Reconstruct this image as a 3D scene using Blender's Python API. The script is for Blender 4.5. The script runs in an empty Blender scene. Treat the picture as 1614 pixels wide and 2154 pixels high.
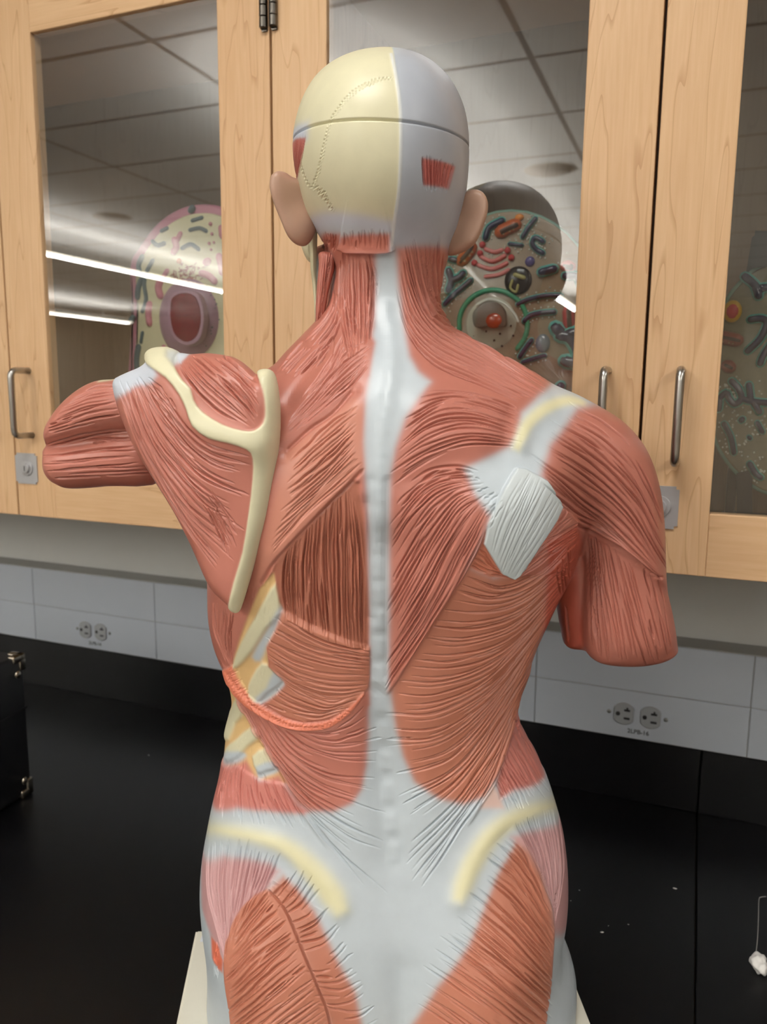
import bpy, bmesh, math, random
import numpy as np
from mathutils import Vector, Matrix, noise

SC = bpy.context.scene
COL = SC.collection
rnd = random.Random(11)
rng = np.random.default_rng(5)

# ---------------------------------------------------------------- camera
CAM_Z = 1.529                       # lens height above the floor, metres
COUNTER_Z = CAM_Z - 0.615
F_PX = 1638.0                       # focal length in pixels of a 1614 x 2154 frame
AX = np.array([0.9274, 0.0667, -0.3681])      # world X seen from the camera (right, down, forward)
AZ = np.array([0.01005, -0.9879, -0.1538])
AZ /= np.linalg.norm(AZ)
AX -= AZ * AX.dot(AZ); AX /= np.linalg.norm(AX)
AY = np.cross(AZ, AX)
cam_d = bpy.data.cameras.new('camera')
cam = bpy.data.objects.new('camera', cam_d)
COL.objects.link(cam)
right = Vector((AX[0], AY[0], AZ[0])); down = Vector((AX[1], AY[1], AZ[1])); fwd = Vector((AX[2], AY[2], AZ[2]))
cam.matrix_world = Matrix.Translation((0, 0, CAM_Z)) @ Matrix((right, -down, -fwd)).transposed().to_4x4()
cam_d.sensor_fit = 'VERTICAL'; cam_d.sensor_height = 36.0
cam_d.lens = F_PX / 2154 * 36.0
cam_d.clip_start = 0.02
cam_d.dof.use_dof = True; cam_d.dof.focus_distance = 0.62; cam_d.dof.aperture_fstop = 8.5
SC.camera = cam

# ---------------------------------------------------------------- world, exposure
SC.view_settings.view_transform = 'Standard'; SC.view_settings.look = 'None'
SC.view_settings.gamma = 1.0; SC.view_settings.use_curve_mapping = False
SC.view_settings.exposure = -0.17
w = bpy.data.worlds.new('world'); SC.world = w; w.use_nodes = True
w.node_tree.nodes['Background'].inputs[0].default_value = (0.80, 0.88, 1.0, 1)
w.node_tree.nodes['Background'].inputs[1].default_value = 0.30
SC.cycles.use_denoising = True
SC.cycles.max_bounces = 8; SC.cycles.diffuse_bounces = 3; SC.cycles.glossy_bounces = 4
SC.cycles.transparent_max_bounces = 12
SC.cycles.sample_clamp_indirect = 6.0

def area(name, loc, sx, sy, power, rot=(0, 0, 0), col=(1, 1, 1)):
    l = bpy.data.lights.new(name, 'AREA'); l.shape = 'RECTANGLE'; l.size = sx; l.size_y = sy
    l.energy = power; l.color = col
    o = bpy.data.objects.new(name, l); COL.objects.link(o); o.location = loc; o.rotation_euler = rot
    return o

PEND_UP, PEND_DN = 60.0, 8.0        # watts per metre of pendant
PANEL_W = (13.0, 10.0)              # watts of the added ceiling panels
GLASS_IOR = 2.6

# ---------------------------------------------------------------- pixel measures
def rays(p):
    """pixel(s) of the photograph -> direction in world axes"""
    p = np.atleast_2d(np.asarray(p, float))
    r = np.stack([p[:, 0] - 807, p[:, 1] - 1077, np.full(len(p), F_PX)], 1)
    return np.stack([r @ AX, r @ AY, r @ AZ], 1)

def on_wall_plane(px, py, Y):
    r = rays((px, py))[0]; t = Y / r[1]
    return Vector((r[0] * t, Y, CAM_Z + r[2] * t))

def on_height(px, py, z):
    r = rays((px, py))[0]; t = (z - CAM_Z) / r[2]
    return Vector((r[0] * t, r[1] * t, z))

# heading frame H of the anatomical model: x right, y away from the viewer, z from lens height
HY = np.array([AX[2], AY[2]]); HY /= np.linalg.norm(HY)
HX = np.array([HY[1], -HY[0]])
THETA = math.atan2(HX[1], HX[0])
def hrays(p):
    r = rays(p)
    return np.stack([r[:, :2] @ HX, r[:, :2] @ HY, r[:, 2]], 1)

# ---------------------------------------------------------------- objects
def lin(c):
    return tuple(((v / 255) / 12.92 if v <= 10 else (((v / 255) + 0.055) / 1.055) ** 2.4) for v in c)

def link(o, parent=None, label=None, cat=None, group=None, kind=None):
    COL.objects.link(o)
    if parent is not None: o.parent = parent
    if label: o['label'] = label
    if cat: o['category'] = cat
    if group: o['group'] = group
    if kind: o['kind'] = kind
    return o

def empty(name, loc=(0, 0, 0), rot=(0, 0, 0), label=None, cat=None, group=None, parent=None):
    o = bpy.data.objects.new(name, None); o.empty_display_size = 0.05
    o.location = loc; o.rotation_euler = rot
    return link(o, parent, label, cat, group)

def obj(name, bm, mat, parent=None, smooth=True, angle=None, **kw):
    me = bpy.data.meshes.new(name); bm.normal_update(); bm.to_mesh(me); bm.free()
    if smooth:
        me.polygons.foreach_set('use_smooth', [True] * len(me.polygons))
        if angle: me.set_sharp_from_angle(angle=math.radians(angle))
    for m in (mat if isinstance(mat, (list, tuple)) else [mat]): me.materials.append(m)
    return link(bpy.data.objects.new(name, me), parent, **kw)

def box_bm(lo, hi, bevel=0.0, seg=2, bm=None):
    own = bm is None
    b = bmesh.new()
    r = bmesh.ops.create_cube(b, size=1)
    for v in b.verts:
        v.co = Vector([(lo[i] + hi[i]) / 2 + v.co[i] * (hi[i] - lo[i]) for i in range(3)])
    if bevel > 0:
        bmesh.ops.bevel(b, geom=list(b.edges), offset=bevel, segments=seg, profile=0.5, affect='EDGES')
    if own: return b
    me = bpy.data.meshes.new('tmp'); b.to_mesh(me); b.free(); bm.from_mesh(me); bpy.data.meshes.remove(me)
    return bm

def tube_bm(pts, r, seg=16, bm=None, cap=True):
    bm = bm or bmesh.new()
    pts = [Vector(p) for p in pts]; n = len(pts)
    rr = r if isinstance(r, (list, tuple)) else [r] * n
    t0 = (pts[1] - pts[0]).normalized()
    nrm = t0.orthogonal().normalized()
    rings = []
    for i in range(n):
        t = (pts[min(i + 1, n - 1)] - pts[max(i - 1, 0)]).normalized()
        nrm = (nrm - t * nrm.dot(t)).normalized(); b = t.cross(nrm)
        rings.append([bm.verts.new(pts[i] + (nrm * math.cos(a) + b * math.sin(a)) * rr[i]) for a in [2 * math.pi * k / seg for k in range(seg)]])
    for i in range(n - 1):
        for k in range(seg):
            bm.faces.new((rings[i][k], rings[i][(k + 1) % seg], rings[i + 1][(k + 1) % seg], rings[i + 1][k]))
    if cap:
        bm.faces.new(rings[0][::-1]); bm.faces.new(rings[-1])
    return bm

def round_path(pts, rad=0.008, n=6):
    pts = [Vector(p) for p in pts]; out = [pts[0]]
    for i in range(1, len(pts) - 1):
        a = (pts[i - 1] - pts[i]).normalized(); c = (pts[i + 1] - pts[i]).normalized()
        p0 = pts[i] + a * rad; p1 = pts[i] + c * rad
        for k in range(n + 1):
            t = k / n; out.append(p0 * (1 - t) ** 2 + pts[i] * 2 * t * (1 - t) + p1 * t * t)
    out.append(pts[-1]); return out

def lathe_bm(prof, axis_mat=None, seg=24, bm=None):
    """profile [(r, h)] turned about local z"""
    bm = bm or bmesh.new(); M = axis_mat or Matrix()
    rings = []
    for r, h in prof:
        if r < 1e-6: rings.append([bm.verts.new(M @ Vector((0, 0, h)))])
        else: rings.append([bm.verts.new(M @ Vector((r * math.cos(2 * math.pi * k / seg), r * math.sin(2 * math.pi * k / seg), h))) for k in range(seg)])
    for a, b in zip(rings, rings[1:]):
        for k in range(seg):
            k2 = (k + 1) % seg
            if len(a) == 1 and len(b) > 1: bm.faces.new((a[0], b[k], b[k2]))
            elif len(b) == 1 and len(a) > 1: bm.faces.new((a[k], b[0], a[k2]))
            elif len(a) > 1: bm.faces.new((a[k], b[k], b[k2], a[k2]))
    return bm

def smooth_poly(p, n=4, closed=True):
    p = np.asarray(p, float); m = len(p); out = []
    for i in range(m if closed else m - 1):
        if closed: a, b, c, d = p[(i - 1) % m], p[i], p[(i + 1) % m], p[(i + 2) % m]
        else: a, b, c, d = p[max(i - 1, 0)], p[i], p[i + 1], p[min(i + 2, m - 1)]
        for k in range(n):
            t = k / n
            out.append(0.5 * ((2 * b) + (-a + c) * t + (2 * a - 5 * b + 4 * c - d) * t * t + (-a + 3 * b - 3 * c + d) * t ** 3))
    if not closed: out.append(p[-1])
    return np.array(out)

# ---------------------------------------------------------------- materials
MATS = {}
def mat(name, col, rough=0.5, metal=0.0, spec=0.5, emit=None, bump=None, noise_amt=0.0, noise_scale=30.0, coat=0.0, alpha=None):
    if name in MATS: return MATS[name]
    m = bpy.data.materials.new(name); m.use_nodes = True; nt = m.node_tree; b = nt.nodes['Principled BSDF']
    c = lin(col); b.inputs['Base Color'].default_value = (*c, 1)
    b.inputs['Roughness'].default_value = rough; b.inputs['Metallic'].default_value = metal
    b.inputs['Specular IOR Level'].default_value = spec
    b.inputs['Coat Weight'].default_value = coat
    if emit: b.inputs['Emission Color'].default_value = (*lin(emit[0]), 1); b.inputs['Emission Strength'].default_value = emit[1]
    tc = nt.nodes.new('ShaderNodeTexCoord')
    if noise_amt > 0:
        n = nt.nodes.new('ShaderNodeTexNoise'); n.inputs['Scale'].default_value = noise_scale; n.inputs['Detail'].default_value = 5
        nt.links.new(tc.outputs['Object'], n.inputs['Vector'])
        mx = nt.nodes.new('ShaderNodeMix'); mx.data_type = 'RGBA'
        mx.inputs[6].default_value = (*[v * (1 - noise_amt) for v in c], 1); mx.inputs[7].default_value = (*[min(1, v * (1 + noise_amt)) for v in c], 1)
        nt.links.new(n.outputs['Fac'], mx.inputs[0]); nt.links.new(mx.outputs[2], b.inputs['Base Color'])
    if bump:
        n2 = nt.nodes.new('ShaderNodeTexNoise'); n2.inputs['Scale'].default_value = bump[0]; n2.inputs['Detail'].default_value = 4
        nt.links.new(tc.outputs['Object'], n2.inputs['Vector'])
        bp = nt.nodes.new('ShaderNodeBump'); bp.inputs['Strength'].default_value = bump[1]; bp.inputs['Distance'].default_value = 0.001
        nt.links.new(n2.outputs['Fac'], bp.inputs['Height']); nt.links.new(bp.outputs['Normal'], b.inputs['Normal'])
    MATS[name] = m
    return m

def wood(name, along='Z', seed=0.0, dark=1.0):
    """maple veneer: fine straight grain, a few darker wandering growth lines"""
    if name in MATS: return MATS[name]
    m = bpy.data.materials.new(name); m.use_nodes = True; nt = m.node_tree; b = nt.nodes['Principled BSDF']
    L = nt.links.new; N = nt.nodes.new
    tc = N('ShaderNodeTexCoord'); mp = N('ShaderNodeMapping')
    mp.inputs['Location'].default_value = (seed, seed * 1.7, seed * 0.6)
    mp.inputs['Scale'].default_value = (1, 1, 0.10) if along == 'Z' else (0.10, 1, 1)
    L(tc.outputs['Object'], mp.inputs['Vector'])
    n1 = N('ShaderNodeTexNoise'); n1.inputs['Scale'].default_value = 14; n1.inputs['Detail'].default_value = 3
    L(mp.outputs[0], n1.inputs['Vector'])
    # growth lines: thin contours of a slow noise field
    mu = N('ShaderNodeMath'); mu.operation = 'MULTIPLY'; mu.inputs[1].default_value = 11.0; L(n1.outputs['Fac'], mu.inputs[0])
    fr = N('ShaderNodeMath'); fr.operation = 'FRACT'; L(mu.outputs[0], fr.inputs[0])
    rp = N('ShaderNodeValToRGB'); rp.color_ramp.elements[0].position = 0.0; rp.color_ramp.elements[0].color = (1, 1, 1, 1)
    rp.color_ramp.elements[1].position = 0.10; rp.color_ramp.elements[1].color = (0, 0, 0, 1)
    e = rp.color_ramp.elements.new(0.97); e.color = (0.15, 0.15, 0.15, 1)
    L(fr.outputs[0], rp.inputs[0])
    n2 = N('ShaderNodeTexNoise'); n2.inputs['Scale'].default_value = 260; n2.inputs['Detail'].default_value = 4
    mp2 = N('ShaderNodeMapping'); mp2.inputs['Scale'].default_value = (1, 1, 0.05) if along == 'Z' else (0.05, 1, 1)
    L(tc.outputs['Object'], mp2.inputs['Vector']); L(mp2.outputs[0], n2.inputs['Vector'])
    n3 = N('ShaderNodeTexNoise'); n3.inputs['Scale'].default_value = 6; n3.inputs['Detail'].default_value = 2
    L(mp.outputs[0], n3.inputs['Vector'])
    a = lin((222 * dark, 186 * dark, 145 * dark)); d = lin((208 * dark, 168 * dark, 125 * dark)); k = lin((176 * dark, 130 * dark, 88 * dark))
    m1 = N('ShaderNodeMix'); m1.data_type = 'RGBA'; m1.inputs[6].default_value = (*a, 1); m1.inputs[7].default_value = (*d, 1)
    ad = N('ShaderNodeMath'); ad.operation = 'ADD'; L(n2.outputs['Fac'], ad.inputs[0]); L(n3.outputs['Fac'], ad.inputs[1])
    sb = N('ShaderNodeMath'); sb.operation = 'MULTIPLY_ADD'; sb.inputs[1].default_value = 1.6; sb.inputs[2].default_value = -1.1; sb.use_clamp = True
    L(ad.outputs[0], sb.inputs[0]); L(sb.outputs[0], m1.inputs[0])
    m2 = N('ShaderNodeMix'); m2.data_type = 'RGBA'; m2.inputs[7].default_value = (*k, 1)
    L(m1.outputs[2], m2.inputs[6])
    sc = N('ShaderNodeMath'); sc.operation = 'MULTIPLY'; sc.inputs[1].default_value = 0.60; L(rp.outputs[0], sc.inputs[0]); L(sc.outputs[0], m2.inputs[0])
    L(m2.outputs[2], b.inputs['Base Color'])
    b.inputs['Roughness'].default_value = 0.42; b.inputs['Specular IOR Level'].default_value = 0.35
    MATS[name] = m
    return m

# ================================================================ the room
WALL_Y = 1.221
CEIL_Z = 2.74
ROOM = (-9.6, 4.2, -9.4)            # x min, x max, y min

m_wall = mat('painted_wall', (222, 224, 222), 0.75, spec=0.2, noise_amt=0.02)
m_far = mat('far_wall_paint', (176, 164, 148), 0.8, spec=0.2, noise_amt=0.05, noise_scale=1.2)
m_floor = mat('floor_tile', (120, 116, 110), 0.5, noise_amt=0.06)
for nm, lo, hi, mm in (('wall_back', (ROOM[0], WALL_Y, 0), (ROOM[1], WALL_Y + 0.1, CEIL_Z), m_wall),
                       ('wall_front', (ROOM[0], ROOM[2] - 0.1, 0), (ROOM[1], ROOM[2], CEIL_Z), m_far),
                       ('wall_left', (ROOM[0] - 0.1, ROOM[2], 0), (ROOM[0], WALL_Y, CEIL_Z), m_far),
                       ('wall_right', (ROOM[1], ROOM[2], 0), (ROOM[1] + 0.1, WALL_Y, CEIL_Z), m_far),
                       ('floor', (ROOM[0], ROOM[2], -0.1), (ROOM[1], WALL_Y, 0), m_floor)):
    obj(nm, box_bm(lo, hi), mm, smooth=False, kind='structure')

# suspended ceiling: white tiles in a grey grid
m = bpy.data.materials.new('ceiling_tiles'); m.use_nodes = True; nt = m.node_tree; b = nt.nodes['Principled BSDF']
tc = nt.nodes.new('ShaderNodeTexCoord'); sp = nt.nodes.new('ShaderNodeSeparateXYZ'); nt.links.new(tc.outputs['Object'], sp.inputs[0])
outs = []
for ch, step, off in ((0, 1.22, 0.55), (1, 0.61, 0.18)):
    a = nt.nodes.new('ShaderNodeMath'); a.operation = 'MULTIPLY_ADD'; a.inputs[1].default_value = 1 / step; a.inputs[2].default_value = off + 40
    nt.links.new(sp.outputs[ch], a.inputs[0])
    f = nt.nodes.new('ShaderNodeMath'); f.operation = 'FRACT'; nt.links.new(a.outputs[0], f.inputs[0])
    l = nt.nodes.new('ShaderNodeMath'); l.operation = 'LESS_THAN'; l.inputs[1].default_value = 0.024 / step; nt.links.new(f.outputs[0], l.inputs[0])
    outs.append(l)
mxm = nt.nodes.new('ShaderNodeMath'); mxm.operation = 'MAXIMUM'
nt.links.new(outs[0].outputs[0], mxm.inputs[0]); nt.links.new(outs[1].outputs[0], mxm.inputs[1])
mx = nt.nodes.new('ShaderNodeMix'); mx.data_type = 'RGBA'; mx.inputs[6].default_value = (0.78, 0.77, 0.74, 1); mx.inputs[7].default_value = (0.30, 0.27, 0.24, 1)
nt.links.new(mxm.outputs[0], mx.inputs[0]); nt.links.new(mx.outputs[2], b.inputs['Base Color']); b.inputs['Roughness'].default_value = 0.8
obj('ceiling', box_bm((ROOM[0], ROOM[2], CEIL_Z), (ROOM[1], WALL_Y, CEIL_Z + 0.1)), m, smooth=False, kind='structure')

# pendant strip lights, hung in rows at right angles to the cabinet wall; rightmost row unseen, added to light the torso
m_house = mat('light_housing', (190, 190, 188), 0.5)
m_lens = mat('light_lens', (255, 255, 255), 0.5, emit=((255, 246, 228), 9.0))
PEND_Z = 2.53
for i, (x, y0, y1) in enumerate(((-1.47, -8.2, -0.98), (-4.62, -8.2, -2.0), (-8.2, -8.2, -2.0), (1.75, -8.2, -1.0))):
    t = empty('pendant_light', (x, (y0 + y1) / 2, PEND_Z), group='strip lights hanging under the tiled ceiling',
              label=['long white strip light nearest the middle cabinet doors, hanging from ceiling', 'long white strip light crossing the left cabinet glass as a reflection',
                     'farthest white strip light, small reflection low in the left glass', 'long white strip light hanging above the right end of the counter'][i], cat='light')
    hl = (y1 - y0) / 2
    obj('housing', box_bm((-0.045, -hl, 0.0), (0.045, hl, 0.05), 0.004), m_house, t, smooth=False)
    obj('lens', box_bm((-0.04, -hl + 0.02, -0.012), (0.04, hl - 0.02, -0.001)), m_lens, t, smooth=False)
    for s in (-0.8, 0, 0.8):
        obj('cable', tube_bm([(0, s * hl, 0.05), (0, s * hl, CEIL_Z - PEND_Z)], 0.002, 8), m_house, t)
    up = area('uplight', (0, 0, 0.06), 0.07, 2 * hl - 0.1, PEND_UP * (2.2, 1, 1, 0.6)[i] * hl * 2, (math.pi, 0, 0), (1, 0.975, 0.93)); up.parent = t
    dn = area('downlight', (0, 0, -0.02), 0.07, 2 * hl - 0.1, PEND_DN * hl * 2, (0, 0, 0), (1, 0.975, 0.93)); dn.parent = t
# flush ceiling panels, unseen, added over the bench as key light
for i, (x, y) in enumerate(((-0.30, -0.12), (1.6, 0.1))):
    t = empty('ceiling_light', (x, y, CEIL_Z - 0.012), label=['square ceiling light panel above the bench behind the camera', 'square ceiling light panel near the right end of the bench'][i], cat='light')
    obj('frame', box_bm((-0.31, -0.31, 0), (0.31, 0.31, 0.012), 0.002), m_house, t, smooth=False)
    obj('diffuser', box_bm((-0.28, -0.28, -0.004), (0.28, 0.28, 0.0)), mat('panel_diffuser', (255, 255, 255), 0.5, emit=((255, 248, 236), 3.0)), t, smooth=False)
    l = area('panel_lamp', (0, 0, -0.01), 0.55, 0.55, PANEL_W[i], (0, 0, 0), (1, 0.98, 0.95)); l.parent = t
m_grey = mat('speaker_grille', (186, 178, 168), 0.7)
for i, (x, y) in enumerate(((-0.86, -2.8), (-4.0, -2.95))):
    t = empty('ceiling_speaker', (x, y, CEIL_Z), label=['round grey ceiling speaker reflected in the middle cabinet glass', 'round grey ceiling speaker reflected in the left cabinet glass'][i], cat='speaker')
    obj('grille', lathe_bm([(0, -0.010), (0.12, -0.008), (0.135, -0.002), (0.135, 0)]), m_grey, t)

# ---------------------------------------------------------------- counter
m_epoxy = mat('black_epoxy', (9, 9, 11), 0.34, spec=0.3, noise_amt=0.25, noise_scale=60, bump=(500, 0.05))
SEAM_X = 0.036
for i, (x0, x1) in enumerate(((-2.6, SEAM_X - 0.0008), (SEAM_X + 0.0008, 2.6))):
    side = ('left', 'right')[i]
    obj('countertop', box_bm((x0, 0.36, COUNTER_Z - 0.025), (x1, WALL_Y, COUNTER_Z), 0.001, 1), m_epoxy, smooth=False,
        label='matte black bench top ' + ('carrying the anatomical torso and the black case' if i == 0 else 'right of the thin seam, with the scrap of paper'), cat='countertop')
    obj('backsplash', box_bm((x0, 1.172, COUNTER_Z), (x1, WALL_Y, CAM_Z - 0.5165), 0.001, 1), m_epoxy, smooth=False,
        label='matte black upstand along the wall ' + ('left' if i == 0 else 'right') + ' of the seam, under the white raceway', cat='backsplash')
m_base = mat('base_cabinet', (150, 112, 72), 0.5)
for x0, x1, nm in ((-2.55, -0.9, 'left'), (-0.9, 0.9, 'middle'), (0.9, 2.55, 'right')):
    t = empty('base_cabinet', ((x0 + x1) / 2, 0.8, 0), label=nm + ' maple base cabinet under the black bench top', cat='cabinet')
    hw = (x1 - x0) / 2
    obj('body', box_bm((-hw + 0.002, -0.38, 0), (hw - 0.002, WALL_Y - 0.8 - 0.002, COUNTER_Z - 0.0255)), m_base, t, smooth=False)
    for s in (-1, 1):
        d = obj('door', box_bm((s * hw / 2 - hw / 2 + 0.006, -0.40, 0.1), (s * hw / 2 + hw / 2 - 0.006, -0.381, COUNTER_Z - 0.05), 0.002), wood('maple_v', 'Z'), t, smooth=False)

# ---------------------------------------------------------------- raceway with covers and outlets
m_race = mat('raceway_enamel', (192, 200, 211), 0.42, spec=0.4)
m_race2 = mat('raceway_top_enamel', (168, 170, 168), 0.4, spec=0.4)
m_slot = mat('dark_slot', (22, 22, 24), 0.5)
m_recp = mat('grey_receptacle', (158, 162, 166), 0.35)
m_ink = mat('printed_ink', (70, 72, 76), 0.6)
zt, zm, zb = CAM_Z - 0.362, CAM_Z - 0.4395, CAM_Z - 0.5155
race = empty('raceway', (0, WALL_Y - 0.0006, zb), label='long pale grey two-channel wiring raceway fixed to the wall above the black upstand', cat='raceway')
obj('body', box_bm((-2.6, -0.049, 0.0), (2.6, 0.0, zt - zb), 0.0012), m_race2, race, smooth=False)
joints = [-2.6, -2.15, -1.85, -1.544, -1.239, -0.936, -0.514, -0.2095, 0.0953, 0.40, 0.9, 1.5, 2.6]
for a, c in zip(joints, joints[1:]):
    for lo, hi in ((0.0015, zm - zb - 0.0006), (zm - zb + 0.0006, zt - zb - 0.001)):
        obj('cover', box_bm((a + 0.0006, -0.0515, lo), (c - 0.0006, -0.0488, hi), 0.0006, 1), m_race, race, smooth=False)
def text_bm(s, size, ext=0.0002):
    cu = bpy.data.curves.new('t', 'FONT'); cu.body = s; cu.size = size; cu.extrude = ext; cu.align_x = 'CENTER'; cu.align_y = 'CENTER'; cu.offset = 0.00016
    o = bpy.data.objects.new('t', cu); COL.objects.link(o)
    dg = bpy.context.evaluated_depsgraph_get(); me = bpy.data.meshes.new_from_object(o.evaluated_get(dg))
    bm = bmesh.new(); bm.from_mesh(me); bpy.data.objects.remove(o); bpy.data.curves.remove(cu); bpy.data.meshes.remove(me)
    return bm
RX90 = Matrix.Rotation(math.pi / 2, 4, 'X')
def receptacle_face(bm, cx, cz, y):
    """rounded face with flattened left and right sides"""
    ring = []
    for k in range(48):
        a = 2 * math.pi * k / 48
        ring.append((cx + max(-0.0142, min(0.0142, 0.0172 * math.cos(a))), cz + 0.0172 * math.sin(a)))
    lo = [bm.verts.new((px, y, pz)) for px, pz in ring]
    mi = [bm.verts.new((px, y - 0.0022, pz)) for px, pz in ring]
    hi = [bm.verts.new((cx + (px - cx) * 0.93, y - 0.0031, cz + (pz - cz) * 0.93)) for px, pz in ring]
    for A, B in ((lo, mi), (mi, hi)):
        for k in range(48): bm.faces.new((A[k], A[(k + 1) % 48], B[(k + 1) % 48], B[k]))
    bm.faces.new(hi)
for x, word, lab in ((-1.0875, '2LPB-14', 'duplex power outlet in the left raceway cover, printed 2LPB-14'), (-0.0566, '2LPB-16', 'duplex power outlet in the right raceway cover, printed 2LPB-16')):
    t = empty('power_outlet', (x, 1.1686, CAM_Z - 0.4765), label=lab, cat='outlet', group='outlets in the raceway')
    for s in (-1, 1):
        cx = s * 0.0192
        bm = bmesh.new(); receptacle_face(bm, cx, 0, 0.0002); r = obj('receptacle', bm, m_recp, t, angle=30)
        bm = box_bm((cx + 0.0005, -0.0036, 0.0048), (cx + 0.0092, -0.0026, 0.0078), 0.0002, 1)
        box_bm((cx + 0.0038, -0.0036, 0.0066), (cx + 0.0064, -0.0026, 0.0108), 0.0002, 1, bm)
        box_bm((cx + 0.0005, -0.0036, -0.0078), (cx + 0.0090, -0.0026, -0.0048), 0.0002, 1, bm)
        bm2 = lathe_bm([(0, 0.0006), (0.0032, 0.0006), (0.0032, -0.0004)], Matrix.Translation((cx - 0.0082, -0.003, 0)) @ RX90, 16)
        me = bpy.data.meshes.new('x'); bm2.to_mesh(me); bm2.free(); bm.from_mesh(me)
        obj('slot', bm, m_slot, r, smooth=False)
        bm = lathe_bm([(0, 0.0012), (0.002, 0.0010), (0.0031, 0.0), (0.0031, -0.001)], Matrix.Translation((s * 0.0405, 0, 0)) @ RX90, 16)
        obj('screw', bm, mat('screw_steel', (150, 152, 150), 0.3, metal=1), t)
    bm = text_bm(word, 0.0092); bm.transform(Matrix.Translation((0.003, 0.0, -0.0262)) @ RX90)
    obj('printed_code', bm, m_ink, t, smooth=False)

# ---------------------------------------------------------------- wall cabinets
DY = 0.900                                    # front of the doors
CZ0, CZ1 = CAM_Z - 0.197, CAM_Z + 0.563
W = 0.4576
KC = 0.958                                    # cabinets scaled about the lens: doors stand a little nearer than first measured
m_steel = mat('brushed_steel', (176, 174, 170), 0.28, metal=1.0, noise_amt=0.06, noise_scale=400)
m_zinc = mat('zinc_plate', (176, 176, 178), 0.42, metal=0.35)
m_black = mat('gap_brown', (84, 56, 34), 0.6)
m_in = mat('cabinet_interior', (205, 168, 122), 0.5, noise_amt=0.04, noise_scale=40)
mg = bpy.data.materials.new('door_glass'); mg.use_nodes = True; nt = mg.node_tree
for n in list(nt.nodes):
    if n.type == 'BSDF_PRINCIPLED': nt.nodes.remove(n)
out = nt.nodes['Material Output']
tr = nt.nodes.new('ShaderNodeBsdfTransparent'); tr.inputs[0].default_value = (0.95, 0.965, 0.96, 1)
gl = nt.nodes.new('ShaderNodeBsdfGlossy'); gl.inputs['Roughness'].default_value = 0.0; gl.inputs[0].default_value = (1, 1, 1, 1)
fn = nt.nodes.new('ShaderNodeFresnel'); fn.inputs[0].default_value = GLASS_IOR
ms = nt.nodes.new('ShaderNodeMixShader'); ge = nt.nodes.new('ShaderNodeNewGeometry')
mb = nt.nodes.new('ShaderNodeMath'); mb.operation = 'MULTIPLY'; inv = nt.nodes.new('ShaderNodeMath'); inv.operation = 'SUBTRACT'; inv.inputs[0].default_value = 1.0
nt.links.new(ge.outputs['Backfacing'], inv.inputs[1]); nt.links.new(fn.outputs[0], mb.inputs[0]); nt.links.new(inv.outputs[0], mb.inputs[1])   # the outer face mirrors the room, the inner face only transmits
nt.links.new(mb.outputs[0], ms.inputs[0]); nt.links.new(tr.outputs[0], ms.inputs[1]); nt.links.new(gl.outputs[0], ms.inputs[2]); nt.links.new(ms.outputs[0], out.inputs[0])

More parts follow.
